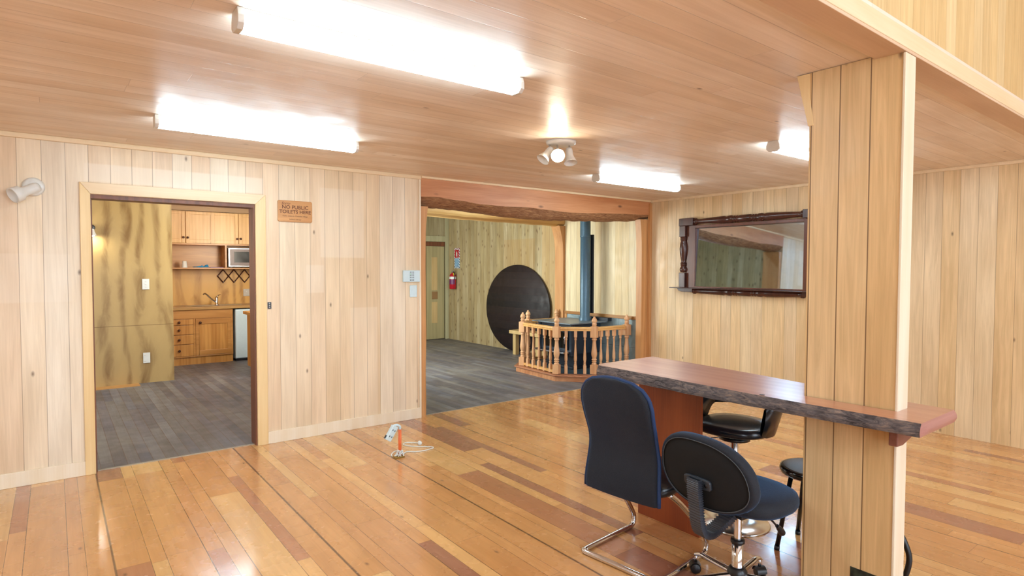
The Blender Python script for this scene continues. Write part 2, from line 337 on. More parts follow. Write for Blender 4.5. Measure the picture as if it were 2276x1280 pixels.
# ------------------------------------------------------------------ mesh helpers
class MB:
    def __init__(s): s.v = []; s.f = []; s.sm = []; s.mi = []
    def add(s, vs_, fs, smooth=False, mi=0, T=None):
        o = len(s.v); s.v += [tuple((T @ Vector(p)) if T else p) for p in vs_]
        s.f += [tuple(i+o for i in f) for f in fs]; s.sm += [smooth]*len(fs); s.mi += [mi]*len(fs); return s
    def box(s, a, b, mi=0, T=None):
        x0, x1 = sorted((a[0], b[0])); y0, y1 = sorted((a[1], b[1])); z0, z1 = sorted((a[2], b[2]))
        v = [(x0,y0,z0),(x1,y0,z0),(x1,y1,z0),(x0,y1,z0),(x0,y0,z1),(x1,y0,z1),(x1,y1,z1),(x0,y1,z1)]
        return s.add(v, [(0,3,2,1),(4,5,6,7),(0,1,5,4),(1,2,6,5),(2,3,7,6),(3,0,4,7)], mi=mi, T=T)
    def prism(s, poly, h0, h1, axis='z', mi=0, T=None):
        n = len(poly)
        pt = {'z': lambda a, b, h: (a, b, h), 'y': lambda a, b, h: (a, h, b), 'x': lambda a, b, h: (h, a, b)}[axis]
        v = [pt(a, b, h0) for a, b in poly] + [pt(a, b, h1) for a, b in poly]
        f = [tuple(reversed(range(n))), tuple(range(n, 2*n))] + [(i, (i+1) % n, n+(i+1) % n, n+i) for i in range(n)]
        return s.add(v, f, mi=mi, T=T)
    def lathe(s, prof, seg=20, T=None, mi=0, cap=True):
        v = []; f = []
        for r, z in prof:
            for k in range(seg): a = 2*PI*k/seg; v.append((r*math.cos(a), r*math.sin(a), z))
        for j in range(len(prof)-1):
            for k in range(seg): k2 = (k+1) % seg; f.append((j*seg+k, j*seg+k2, (j+1)*seg+k2, (j+1)*seg+k))
        s.add(v, f, True, mi, T)
        if cap:
            n = len(prof)
            s.add(v[:seg], [tuple(reversed(range(seg)))], False, mi, T); s.add(v[(n-1)*seg:], [tuple(range(seg))], False, mi, T)
        return s
    def tube(s, pts, r, seg=10, closed=False, mi=0, T=None, smooth_path=0):
        P = [Vector(p) for p in pts]
        if smooth_path: P = catmull(P, smooth_path, closed)
        n = len(P); rr = r if isinstance(r, (list, tuple)) else [r]*n
        if len(rr) != n: rr = [rr[min(len(rr)-1, int(i*len(rr)/n))] for i in range(n)]
        v = []; prev = None
        for i, p in enumerate(P):
            if closed: t = (P[(i+1) % n]-P[i-1]).normalized()
            else: t = (P[min(i+1, n-1)]-P[max(i-1, 0)]).normalized()
            if prev is None:
                a = Vector((0, 0, 1)) if abs(t.z) < .9 else Vector((1, 0, 0)); prev = a.cross(t).normalized()
            prev = (prev - t*prev.dot(t)).normalized(); b = t.cross(prev)
            for k in range(seg):
                an = 2*PI*k/seg; v.append(tuple(p + rr[i]*(math.cos(an)*prev + math.sin(an)*b)))
        f = []
        for j in range(n if closed else n-1):
            for k in range(seg):
                k2 = (k+1) % seg; j2 = (j+1) % n
                f.append((j*seg+k, j*seg+k2, j2*seg+k2, j2*seg+k))
        s.add(v, f, True, mi, T)
        if not closed: s.add(v[:seg], [tuple(reversed(range(seg)))], False, mi, T); s.add(v[-seg:], [tuple(range(seg))], False, mi, T)
        return s
    def grid(s, fn, nu, nv, mi=0, smooth=True, closeu=False, T=None):
        v = [fn(i/(nu if closeu else nu-1), j/(nv-1)) for j in range(nv) for i in range(nu)]
        f = []
        for j in range(nv-1):
            for i in range(nu if closeu else nu-1):
                i2 = (i+1) % nu; f.append((j*nu+i, j*nu+i2, (j+1)*nu+i2, (j+1)*nu+i))
        return s.add(v, f, smooth, mi, T)
    def build(s, name, mat, parent=None, bevel=0, seg=2, recalc=True, sub=0):
        me = bpy.data.meshes.new(name); me.from_pydata(s.v, [], s.f)
        for m_ in (mat if isinstance(mat, (list, tuple)) else [mat]): me.materials.append(m_)
        me.polygons.foreach_set('use_smooth', s.sm); me.polygons.foreach_set('material_index', s.mi)
        if recalc:
            import bmesh
            b = bmesh.new(); b.from_mesh(me); bmesh.ops.remove_doubles(b, verts=b.verts, dist=1e-6)
            bmesh.ops.recalc_face_normals(b, faces=b.faces); b.to_mesh(me); b.free()
        me.update()
        o = bpy.data.objects.new(name, me); COL.objects.link(o)
        if parent: o.parent = parent
        if bevel:
            q = o.modifiers.new('b', 'BEVEL'); q.width = bevel; q.segments = seg; q.limit_method = 'ANGLE'; q.angle_limit = .7
            q.harden_normals = False
        if sub:
            q = o.modifiers.new('s', 'SUBSURF'); q.levels = sub; q.render_levels = sub
        return o

def catmull(P, k, closed=False):
    out = []; n = len(P)
    for i in range(n if closed else n-1):
        p0 = P[(i-1) % n] if closed or i > 0 else P[0]; p1 = P[i]; p2 = P[(i+1) % n]
        p3 = P[(i+2) % n] if closed or i+2 < n else P[-1]
        for j in range(k):
            t = j/k
            out.append(.5*((2*p1)+(p2-p0)*t+(2*p0-5*p1+4*p2-p3)*t*t+(3*p1-p0-3*p2+p3)*t**3))
    if not closed: out.append(P[-1])
    return out

def axis_T(base, direction):
    d = Vector(direction).normalized(); q = d.to_track_quat('Z', 'Y')
    return Matrix.Translation(base) @ q.to_matrix().to_4x4()

def struct(o): o['kind'] = 'structure'; return o
def tag(o, label, cat, group=None):
    o['label'] = label; o['category'] = cat
    if group: o['group'] = group
    return o
def thing(name, label, cat, loc=(0, 0, 0), rz=0, group=None):
    o = bpy.data.objects.new(name, None); COL.objects.link(o); o.location = loc; o.rotation_euler = (0, 0, rz)
    o.empty_display_size = .1
    return tag(o, label, cat, group)
def copy_tree(o, parent=None):
    c = o.copy(); COL.objects.link(c); c.parent = parent
    for ch in list(o.children): copy_tree(ch, c)
    return c

# ------------------------------------------------------------------ floor
YB = 5.40                       # where the varnished boards stop
struct(MB().box((-5, -4.5, -.08), (XR+.12, YB, 0)).build('floor', m_floor))
struct(MB().box((-1.6, YB, -.08), (6.95, 11.2, 0)).build('floor_grey', m_gfloor))
tr = MB(); tr.box((.235, YB-.008, 0), (1.36, YB+.012, .004)); tr.box((3.0, YB-.006, 0), (6.35, YB+.006, .003))
struct(tr.build('trim_1', plain('threshold_strip', srgb(168, 156, 136), .4, .2)))
struct(MB().box((-.2, 8.95, 0), (.86, 9.148, .004)).build('trim_2', timber('unstained_floor_strip', 'x', srgb(176, 128, 72), srgb(206, 158, 96), .4, 6)))

# ------------------------------------------------------------------ walls
TH = .12
w_ = MB()
w_.box((-5, D, 0), (.222, D+TH, 2.6)); w_.box((.222, D, 2.06), (1.36, D+TH, 2.6)); w_.box((1.36, D, 0), (2.945, D+TH, 2.6))
struct(w_.build('wall_back', m_wall))
struct(MB().box((XR, -4.5, 0), (XR+TH, 5.42, 5.2)).build('wall_right', m_wallr))
struct(MB().box((-5-TH, -4.5, 0), (-5, D+TH, 5.2)).build('wall_left', m_wallr))
# front wall of the double height space with three assumed tall windows behind the camera
f_ = MB(); xs = [(-3.7, -1.5), (-.5, 1.7), (2.7, 4.9)]
f_.box((-5, -4.62, 0), (XR, -4.5, .6)); f_.box((-5, -4.62, 4.2), (XR, -4.5, 5.2))
px = -5
for a, b in xs: f_.box((px, -4.62, .6), (a, -4.5, 4.2)); px = b
f_.box((px, -4.62, .6), (XR, -4.5, 4.2))
struct(f_.build('wall_front', m_wall))
for k, (a, b) in enumerate(xs):
    q = MB()
    for x in (a, (a+b)/2-.025, b-.05): q.box((x, -4.58, .6), (x+.05, -4.52, 4.2))
    for z in (.6, 2.4, 4.15): q.box((a, -4.58, z), (b, -4.52, z+.05))
    struct(q.build('window_%d' % (k+1), m_trimz))  # frames of the assumed windows, out of view, added to let daylight in
struct(MB().box((-5, 1.0, H), (XR, D, H+.1)).build('ceiling', m_ceil))
struct(MB().box((-5, -4.62, 5.2), (XR, 1.05, 5.3)).build('ceiling_upper', m_ceil))
# bulkhead of the upper floor
struct(MB().box((-5, 1.002, H+.02), (XR, 1.06, 5.2)).build('wall_bulkhead', m_bulk))
q = MB(); q.box((-5, .988, H-.001), (XR, 1.003, H+.075)); struct(q.build('trim_3', m_trim, bevel=.003))
q = MB(); q.box((-5, .99, H-.014), (XR, 1.115, H-.001)); struct(q.build('trim_4', timber('soffit_trim', 'x', srgb(206, 172, 140), srgb(222, 192, 162), .45, 4), bevel=.002))
# scotia and skirting
q = MB(); q.box((-5, D-.022, H-.035), (2.945, D, H)); q.box((2.945, D-.03, H-.022), (6.5, D-.002, H)); struct(q.build('trim_5', m_trim, bevel=.004))
q = MB(); q.box((XR-.018, 1.12, H-.03), (XR, D-.03, H)); struct(q.build('trim_6', m_trim, bevel=.004))
q = MB(); q.box((-5, D-.014, 0), (.162, D, .105)); q.box((1.445, D-.014, 0), (2.935, D, .105)); struct(q.build('baseboard_back', m_trimw, bevel=.003))
struct(MB().box((2.925, D-.012, 0), (2.944, D+.0, 2.42)).build('trim_7', m_trimw))

# kitchen doorway: casing, jambs
d = struct(bpy.data.objects.new('door_1', None)); COL.objects.link(d)
c0, c1, zt, zo = .222, 1.36, 2.062, 2.145
MB().prism([(.158, 0), (c0, 0), (c0, zt), (.158, zo)], D-.02, D-.0005, 'y').build('casing', m_casing, d, bevel=.003)
MB().prism([(c1, 0), (1.445, 0), (1.445, zo), (c1, zt)], D-.02, D-.0005, 'y').build('casing', m_casing, d, bevel=.003)
MB().prism([(.158, zo), (c0, zt), (c1, zt), (1.445, zo)], D-.02, D-.0005, 'y').build('casing', m_trim, d, bevel=.003)
q = MB(); q.box((c1-.012, D+.004, 0), (c1-.0005, D+TH+.03, zt)); q.box((c0, D+.004, zt-.03), (c1-.012, D+TH+.03, zt-.0005)); q.box((c0+.0005, D+.03, 0), (c0+.01, D+TH, zt-.03))
q.build('jamb', m_darkjamb, d)

# kitchen shell
struct(MB().box((-1.6, 9.15, 0), (1.27, 9.27, 2.7)).build('wall_kitchen', m_ply))
struct(MB().box((1.15, 9.27, 0), (1.27, 11.0, 2.7)).build('wall_kitchen_return', m_plydark))
struct(MB().box((1.15, 11.0, 0), (3.0, 11.12, 2.7)).build('wall_kitchen_back', m_plydark))
struct(MB().box((-1.72, D+TH, 0), (-1.6, 9.27, 2.7)).build('wall_kitchen_left', m_ply))
struct(MB().box((2.83, D+TH, 0), (2.944, 11.0, 2.8)).build('wall_partition', m_knotty))
struct(MB().box((-1.72, D, 2.6), (3.0, 11.12, 2.7)).build('ceiling_kitchen', m_ceil))

# stove room shell
struct(MB().box((XR, 5.42, 0), (XR+.1, 7.04, 2.8)).build('wall_alcove', m_alcove))
struct(MB().box((6.74, 7.04, 0), (6.86, 11.1, 2.8)).build('wall_stove_room', m_knotty))
struct(MB().box((6.5, 7.24, 0), (6.74, 7.28, 2.8)).build('wall_alcove_return', m_alcove))
q = MB(); q.box((2.944, 11.0, 0), (6.13, 11.12, 2.8)); q.box((6.13, 11.0, 2.12), (6.74, 11.12, 2.8)); q.box((6.70, 11.0, 0), (6.74, 11.12, 2.12)); q.box((6.13, 11.07, 0), (6.70, 11.12, 2.12))  # last box is an added backing that blocks sky through the door gaps
struct(q.build('wall_stove_room_end', m_knottyx))
struct(MB().box((2.944, D+.34, 2.8), (6.86, 11.12, 2.9)).build('ceiling_stove_room', m_knottyx))
struct(MB().box((2.945, D+.1, H), (6.6, D+.34, 2.9)).build('wall_over_beam', m_knottyx))
# inner door
d2 = struct(bpy.data.objects.new('door_2', None)); COL.objects.link(d2)
q = MB(); q.box((6.07, 10.975, 0), (6.16, 11.0, 2.10)); q.box((6.655, 10.975, 0), (6.735, 11.0, 2.8)); q.box((6.07, 10.975, 2.08), (6.655, 11.0, 2.2))
q.build('casing', m_greygreen, d2, bevel=.003)
MB().box((6.18, 11.03, 0.01), (6.655, 11.065, 1.98)).build('door_leaf', timber('greenish_pine_door', 'z', srgb(158, 146, 104), srgb(182, 168, 124), .5, 6), d2)
MB().box((6.16, 11.01, 1.985), (6.655, 11.06, 2.075)).build('head_jamb', m_darkjamb, d2)
q = MB(); q.box((6.34, 11.0235, .35), (6.48, 11.03, .80)); q.box((6.34, 11.0235, 1.05), (6.48, 11.03, 1.75)); q.build('panel', m_bench, d2, bevel=.004)
MB().box((6.35, 11.018, .86), (6.48, 11.03, 1.02)).build('patch', timber('brown_patch', 'x', srgb(134, 98, 60), srgb(160, 122, 80), .5, 8), d2)

# slate and ledge behind the stove
struct(MB().box((6.485, 5.52, 0), (XR-.0005, 6.98, .80)).build('trim_8', m_slate))
q = MB(); q.box((6.47, 5.46, .80), (XR-.0005, 7.03, .845)); struct(q.build('trim_9', timber('brown_ledge', 'y', srgb(150, 100, 50), srgb(186, 134, 76), .4, 6), bevel=.003))
q = MB(); q.box((6.475, 5.46, 0), (XR-.0005, 5.52, .80)); q.box((6.475, 6.98, 0), (XR-.0005, 7.03, .80)); struct(q.build('trim_10', m_redpost))
struct(MB().box((6.70, 7.285, 0), (6.739, 7.32, 2.6)).build('trim_11', m_trimz))

# ------------------------------------------------------------------ timber frame round the large opening
t = thing('rustic_beam', 'reddish rough-sawn timber beam with waney bark edge over the wide opening', 'beam', (0, 0, 0))
clean = [(2.945, 2.244), (3.131, 2.253), (3.403, 2.235), (3.692, 2.216), (3.996, 2.212), (4.319, 2.222), (4.662, 2.212), (4.951, 2.202), (5.256, 2.209), (5.576, 2.227), (6.089, 2.244), (6.498, 2.255)]
low = [(2.945, 2.16), (3.359, 2.16), (3.766, 2.141), (4.077, 2.123), (4.407, 2.11), (4.757, 2.112), (5.205, 2.129), (5.689, 2.142), (6.213, 2.168), (6.498, 2.2)]
def interp(L, x):
    for (a, b), (c, e) in zip(L, L[1:]):
        if x <= c: k = max(0, (x-a)/(c-a)); k = k*k*(3-2*k); return b+(e-b)*k
    return L[-1][1]
N = 90
def bx(i): return 2.946 + (6.499-2.946)*i
q = MB(); q.grid(lambda u, v: (bx(u), D-.012, interp(clean, bx(u))*(1-v) + (H-.022)*v), N, 2, smooth=False)
q.grid(lambda u, v: (bx(u), D-.012+.34*v, H-.022), N, 2, smooth=False)
q.grid(lambda u, v: (bx(u), D+.328, (H-.022)*(1-v) + (interp(low, bx(u))+.02)*v), N, 2, smooth=False)
q.build('beam_face', m_redbeam, t, recalc=True)
def bk(u, v):
    x = bx(u); a = interp(clean, x); b = interp(low, x)
    prof = [(D-.012, a), (D-.004, a-.012), (D+.03, a-.04), (D+.07, b+.012), (D+.12, b), (D+.2, b-.004), (D+.27, b+.006), (D+.328, b+.02)]
    k = min(int(v*7+.001), 7); y, z = prof[k]
    nz = noise.noise(Vector((x*9, y*22, z*20))) * (.012 if 0 < k < 7 else 0)
    return (x, y+nz*.6, z+nz)
MB().grid(bk, 220, 8).build('bark_edge', m_bark2, t)
def post(name, label, x0, x1, y0, y1, z1, mat, wav=0.0, flip=1, z0=0.0):
    q = MB()
    def fn(u, v):
        z = z0+(z1-z0)*v; k = wav*(max(0, (v-.8)/.2)**2)
        pts = [(x0-(k if flip < 0 else 0), y0), (x1+(k if flip > 0 else 0), y0), (x1+(k if flip > 0 else 0), y1), (x0-(k if flip < 0 else 0), y1)]
        e = noise.noise(Vector((z*3.1, x0, y0)))*.006
        p = pts[int(round(u*4)) % 4]
        return (p[0]+e, p[1], z)
    q.grid(fn, 4, 24, closeu=True, smooth=False)
    o = q.build(name, mat, bevel=.0)
    return tag(o, label, 'post')
post('timber_post', 'slim reddish timber post at the left side of the wide opening', 2.95, 3.005, D+.004, D+.30, 2.15, m_redpost, .03)
post('timber_post', 'broad orange timber post at the right side of the wide opening', 6.34, 6.49, D+.002, 5.44, 2.19, m_redpost, .04, -1)
post('timber_post', 'inner orange timber post by the stove wall under the second beam', 6.455, 6.498, 7.045, 7.24, 2.2, m_redpost, .09, -1)
tag(MB().box((6.455, 5.30, 0), (6.498, 5.341, H-.04)).build('corner_batten', m_redpost, bevel=.003), 'narrow reddish corner batten beside the right opening post', 'trim')
q = MB(); low2 = [(3.0, 2.24), (4.0, 2.23), (4.7, 2.216), (5.18, 2.207), (5.6, 2.205), (6.05, 2.2), (6.5, 2.195)]; top2 = [(3.0, 2.40), (4.0, 2.345), (5.0, 2.36), (6.5, 2.36)]
def b2(u, v):
    x = 3.001+3.5*u; a = interp(low2, x)+.008*noise.noise(Vector((x*4, 0, 0))); b = 2.36
    prof = [(7.06, a+.03), (7.05, a+.06), (7.05, b), (7.24, b), (7.24, a+.01), (7.16, a-.005), (7.10, a), (7.06, a+.03)]
    y, z = prof[min(7, int(v*7+.001))]; return (x, y, z)
q.grid(b2, 70, 8, smooth=False)
tag(q.build('inner_beam', m_goldbeam), 'golden timber beam further back in the stove room', 'beam')

# ------------------------------------------------------------------ clad support post
PX0, PX1, PY0, PY1 = 2.843, 2.94, 1.003, 1.392
t = thing('support_post', 'wide board-clad pine pillar rising through the bar top', 'pillar', (0, 0, 0))
MB().box((PX0+.0, PY0, 0), (PX1, PY1, H-.002)).build('cladding', m_post, t)
q = MB(); q.box((PX0-.006, PY0-.012, 0), (PX1+.006, PY0-.0005, H-.016)); q.build('corner_trim', m_trimw, t, bevel=.003)
q = MB(); q.prism([(PY1-.02, 2.20), (PY1+.005, 2.2), (PY1+.062, H-.003), (PY1-.0, H-.003), (PY1-.0, 2.34)], PX0-.004, PX0+.1, 'x'); q.build('bracket', m_casing, t, bevel=.002)
q = MB(); q.box((PX0-.003, 1.04, .0), (PX0-.0005, 1.168, .178)); q.build('recess_shade_plate', plain('mottled_recess_shade', srgb(44, 52, 42), .5, var=.9, scale=24), t)  # flat plate on the cladding, coloured dark for the shade inside an opening

# ------------------------------------------------------------------ bar table
t = thing('bar_table', 'live-edge red timber bar top with bark edge fixed round the clad pillar', 'table', (0, 0, 0))
ZT, ZB = .92, .865
ny = 60; ys = [.856 + (2.645-.856)*i/(ny-1) for i in range(ny)]
# snap two rows to the pillar
for tgt in (PY0-.013, PY1+.001):
    k = min(range(ny), key=lambda i: abs(ys[i]-tgt)); ys[k] = tgt
def xl(y):
    e = 2.672 + .012*math.sin(y*3.1) + .006*noise.noise(Vector((y*8, 0, 0)))
    if y > 2.60: e += (y-2.60)**2*20
    return e
def xr(y): return 3.07 + (3.27-3.07)*((y-.856)/1.79) + .01*math.sin(y*4)
def zb(y): return ZB - .012*(y-.9)/1.7
def slab_rows(z, inner=.012):
    rows = []
    for y in ys:
        a = xl(y)+inner; rows.append([a, (a+PX0)/2, PX0-.0065, PX1+.0065, (PX1+xr(y))/2, xr(y)])
    return rows
top = MB(); R = slab_rows(0)
vs_ = []; fs = []
for j, y in enumerate(ys):
    for x in R[j]: vs_.append((x, y + (.0 if j < ny-1 else -.0), ZT))
for j in range(ny-1):
    for i in range(5):
        if i == 2 and ys[j] >= PY0-.0131 and ys[j+1] <= PY1+.0011: continue
        fs.append((j*6+i, j*6+i+1, (j+1)*6+i+1, (j+1)*6+i))
top.add(vs_, fs)
vb = [(x, y, zb(y)) for (x, y, z) in vs_]; top.add(vb, fs)
top.grid(lambda u, v: (R[int(round(u*(ny-1)))][5], ys[int(round(u*(ny-1)))], ZT*(1-v)+zb(ys[int(round(u*(ny-1)))])*v), ny, 2, smooth=False)
top.build('table_top', m_slab, t, recalc=True)
def ends(y, sgn, nm):
    q = MB()
    def fn(u, v):
        b0_ = (.012 - .016*math.sin(min(1, v*1.15)*PI*.55) + .022*max(0, v-.75)); x = xl(y)+b0_ + (xr(y)-xl(y)-b0_)*u
        b_ = math.sin(v*PI)*.012*min(1, u*8)
        return (x, y - sgn*b_, ZT*(1-v)+zb(y)*v)
    q.grid(fn, 12, 7); return q.build(nm, m_slabend, t)
ends(ys[0], 1, 'rounded_end'); ends(ys[-1], -1, 'rounded_end')
def be(u, v):
    y = ys[0]+(ys[-1]-ys[0])*u
    z = ZT*(1-v)+zb(y)*v - (.004*noise.noise(Vector((y*7, 3, 0))) if v > .99 else 0)
    nz = noise.noise(Vector((y*18, v*2.5, 1)))*.006 + noise.noise(Vector((y*50, v*9, 4)))*.0035
    b_ = (.012 - .016*math.sin(min(1, v*1.15)*PI*.55) + .022*max(0, v-.75))
    return (xl(y)+b_ + (nz if .01 < v < .99 else 0), y, z)
MB().grid(be, 260, 9).build('bark_edge', m_bark, t)
MB().box((2.868, 1.985, 0), (2.892, 2.43, ZB-.012)).build('support_panel', m_panel, t, bevel=.002)
MB().prism([(2.74, ZB-.001), (3.03, ZB-.001), (3.03, ZB-.03), (2.80, ZB-.075), (2.74, ZB-.072)], .955, .989, 'y').build('bracket', timber('purple_brown_bracket', 'x', srgb(104, 56, 44), srgb(136, 86, 72), .4, 8), t, bevel=.004)
# knot hole
MB().lathe([(.0, 0), (.012, 0), (.013, .002)], 12, T=Matrix.Translation((2.69, 1.52, ZT-.001))).build('knot_hole', m_iron, t)

# ------------------------------------------------------------------ fluorescent battens
def batten(label, x0, y0, L=1.29, rot=0):
    t = thing('fluorescent_light', label, 'ceiling light', (x0, y0, H), rot, 'fluorescent ceiling lights')
    W_ = .095
    MB().box((.012, .012, -.045), (L-.012, W_-.012, -.001)).build('housing', m_lampwhite, t, bevel=.003)
    sec = [(.004, -.034), (.0, -.044), (.004, -.056), (.02, -.072), (W_-.02, -.072), (W_-.004, -.056), (W_, -.044), (W_-.004, -.034)]
    MB().prism(sec, .022, L-.022, 'x').build('diffuser', m_tube, t)
    s2 = [(-.002, -.03), (-.002, -.058), (.019, -.076), (W_-.019, -.076), (W_+.002, -.058), (W_+.002, -.03), (W_-.008, -.001), (.008, -.001)]
    for a in (0, L-.022): MB().prism(s2, a, a+.022, 'x').build('end_cap', m_lampwhite, t, bevel=.002)
    return t
b0 = batten('long lit fluorescent ceiling batten nearest the viewer, at the top of the picture', .53, 2.27)
def bcopy(label, x, y):
    c = copy_tree(b0); c.location = (x, y, H); c['label'] = label; return c
bcopy('lit fluorescent ceiling batten above the kitchen doorway, close to the far wall', .50, 4.165)
bcopy('lit fluorescent ceiling batten in front of the big rustic beam', 4.22, 4.10)
bcopy('lit fluorescent ceiling batten partly hidden by the clad pillar', 4.135, 2.24)
bcopy('assumed lit fluorescent ceiling batten beyond the left edge of the picture, nearer the viewer', -3.2, 2.27)  # this and the next batten are assumed, unseen, and help light the room
bcopy('assumed lit fluorescent ceiling batten beyond the left edge of the picture, near the far wall', -3.2, 4.165)
c = bcopy('assumed unseen lit fluorescent batten inside the stove room behind the rustic beam', 3.9, 6.2); c.location.z = 2.8  # assumed lamp hidden by the beam, adds light to the stove alcove
c = bcopy('added unseen fluorescent batten lighting the kitchen cupboards', 1.35, 8.2); c.location.z = 2.6  # added lamp out of view, lights the cupboard fronts

# ------------------------------------------------------------------ ceiling spotlight
t = thing('ceiling_spotlight', 'white round ceiling spotlight with one glowing lamp among three heads', 'spotlight', (2.95, 3.25, H))
MB().lathe([(.0, -.028), (.09, -.028), (.106, -.02), (.110, -.001), (0, -.001)], 32).build('base_plate', m_lampwhite, t)
def head(px_, d_, lit=False, sc=1.0):
    T = axis_T(px_, d_)
    MB().lathe([(.0, -.03), (.022, -.028), (.026, -.01), (.027, .03), (.032, .045), (.047, .085), (.050, .09), (.047, .088), (.028, .05), (0, .045)], 24, T=T).build('lamp_head', m_lampwhite, t)
    MB().tube([(px_[0], px_[1], -.024), (px_[0], px_[1], px_[2]-.005)], .006, 8).build('stem', m_chrome, t)
    if lit: MB().lathe([(0, .05), (.028, .055), (.04, .075), (.04, .09), (.03, .104), (.014, .112), (0, .114)], 20, T=T).build('bulb', m_bulb, t)
head((-.085, .03, -.075), (-.75, .1, -.9))
head((-.035, .0, -.08), (-.5, -.62, -.42), True)
head((.055, -.03, -.075), (-.12, -.3, -.95))
# wall spotlight
t = thing('wall_spotlight', 'white spotlight fixed to the left end of the far wall', 'spotlight', (-.1, D, 2.085))
MB().lathe([(0, 0), (.062, 0), (.064, .012), (.05, .022), (0, .024)], 28, T=axis_T((0, 0, 0), (0, -1, 0))).build('wall_plate', m_lampwhite, t)
dv = Vector((-.72, -.42, -.42)); T = axis_T((.01, -.035, -.008), dv)
MB().lathe([(.0, -.025), (.03, -.02), (.036, .0), (.033, .05), (.034, .085), (.05, .105), (.054, .15), (.052, .156), (.046, .154), (.03, .1), (0, .09)], 28, T=T).build('lamp_head', m_lampwhite, t)

# ------------------------------------------------------------------ sign, keypad, switch, latch
t = thing('wooden_sign', 'small engraved wooden notice board saying no public toilets here', 'sign', (1.695, D-.001, 2.02))
q = MB(); W2, H2 = .149, .093
q.prism([(-W2+.01, -H2), (W2-.01, -H2), (W2, -H2+.01), (W2, H2-.01), (W2-.01, H2), (-W2+.01, H2), (-W2, H2-.01), (-W2, -H2+.01)], -.012, 0, 'y'); q.build('board', m_sign, t, bevel=.002)
def text(body, size, x, z, parent, mat, y=-.0125, shear=0, off=0.0):
    cu = bpy.data.curves.new('t', 'FONT'); cu.body = body; cu.size = size; cu.align_x = 'CENTER'; cu.align_y = 'CENTER'; cu.shear = shear
    cu.extrude = .0006; cu.offset = off; cu.resolution_u = 3
    o = bpy.data.objects.new('t', cu); COL.objects.link(o)
    dg = bpy.context.evaluated_depsgraph_get(); me = bpy.data.meshes.new_from_object(o.evaluated_get(dg))
    bpy.data.objects.remove(o)
    me.materials.clear(); me.materials.append(mat)
    n_ = bpy.data.objects.new('lettering', me); COL.objects.link(n_); n_.parent = parent
    n_.location = (x, y, z); n_.rotation_euler = (PI/2, 0, 0); return n_
text('Sorry', .034, -.085, .066, t, m_ink, shear=.5)
text('NO PUBLIC', .045, .0, .034, t, m_ink, off=.0006)
text('TOILETS HERE', .043, .0, -.006, t, m_ink, off=.0006)
text('Public toilets in Clevedon Village', .0165, .0, -.042, t, m_ink)
text('behind Library', .0175, .0, -.07, t, m_ink)
t = thing('alarm_keypad', 'white alarm keypad with rows of small keys beside the wide opening', 'keypad', (2.833, D-.001, 1.443))
MB().box((-.093, -.022, -.058), (.093, 0, .058)).build('body', m_bluewhite, t, bevel=.005)
MB().box((-.09, -.0265, -.055), (-.03, -.0225, .055)).build('flap', m_bluewhite, t, bevel=.002)
for i in range(3):
    for j in range(5): MB().box((-.02+i*.017, -.0245, .036-j*.0185-(.006 if j == 4 else 0)), (-.011+i*.017, -.0225, .045-j*.0185-(.004 if j == 4 else 0))).build('key', m_green if (i, j) == (0, 1) else m_key, t)
q = MB(); q.box((-.04, -.012, -.06), (.04, 0, .06)); o = q.build('blank_wall_plate', m_bluewhite, bevel=.006); o.location = (2.858, D-.0005, 1.292)
tag(o, 'plain pale blue-white wall plate just under the alarm keypad', 'wall plate')
t = thing('door_latch_plate', 'small dark metal latch plate on the wall right of the kitchen doorway', 'latch', (1.457, D-.001, 1.20))
t.location.x = 1.47
MB().box((-.015, -.006, -.028), (.015, 0, .028)).build('plate', m_strap, t, bevel=.001)
for z in (-.017, .0, .017): MB().lathe([(0, 0), (.007, 0), (.006, .003), (0, .004)], 12, T=axis_T((0, -.006, z), (0, -1, 0))).build('screw', m_steel, t)

# ------------------------------------------------------------------ mirror
t = thing('overmantel_mirror', 'dark turned-wood framed mirror with shelf on the right wall', 'mirror', (XR, 3.885, 1.27))
A = .905    # half width
def turned(n=1):
    return [(.0, 0), (.030, .0), (.034, .012), (.028, .022), (.034, .032), (.026, .045), (.034, .09), (.038, .14), (.034, .2), (.024, .27), (.022, .30), (.032, .31), (.024, .32), (.032, .33), (.022, .345), (.033, .37), (.036, .39), (.028, .415), (0, .42)]
for sg in (1, -1):
    q = MB(); y0 = sg*(A-.045)
    q.box((-.09, y0-.045, .012), (-.002, y0+.045, .20)); q.box((-.09, y0-.045, .66), (-.002, y0+.045, .80))
    Tm = Matrix.Translation((-.05, y0, .66)) @ Matrix.Rotation(PI, 4, 'X') @ Matrix.Scale(1.09, 4)
    q.lathe([(r_*1.3, z_) for r_, z_ in turned()], 20, T=Tm)
    q.build('column', m_mirror_wood, t, bevel=.004)
q = MB()
for sg in (1, -1): q.box((-.052, sg*(A-.09), .012), (-.002, sg*.69, .80))
q.box((-.052, -.69, .765), (-.002, .69, .80)); q.box((-.052, -.69, .012), (-.002, .69, .03)); q.build('frame', timber('red_brown_frame', 'z', srgb(84, 46, 34), srgb(118, 68, 48), .35, 9), t, bevel=.003)
q = MB()
for sg in (1, -1): q.box((-.10, sg*(A+.0), .80), (-.002, sg*(A-.21), .895))
prof = [(.03, 0), (.04, .01), (.04, .035), (.03, .045), (.028, .07), (.033, .14), (.042, .32), (.045, .40), (.036, .43), (.046, .455), (.046, .49), (.034, .51), (.042, .525), (.034, .54), (.042, .555), (.034, .57), (.042, .585)]
full = prof + [(r, 1.3-z) for r, z in reversed(prof)]
k = (2*(A-.2))/1.3
q.lathe([(r, z*k) for r, z in full], 20, T=axis_T((-.05, -(A-.2), .848), (0, 1, 0)))
q.build('top_rail', m_mirror_wood, t, bevel=.004)
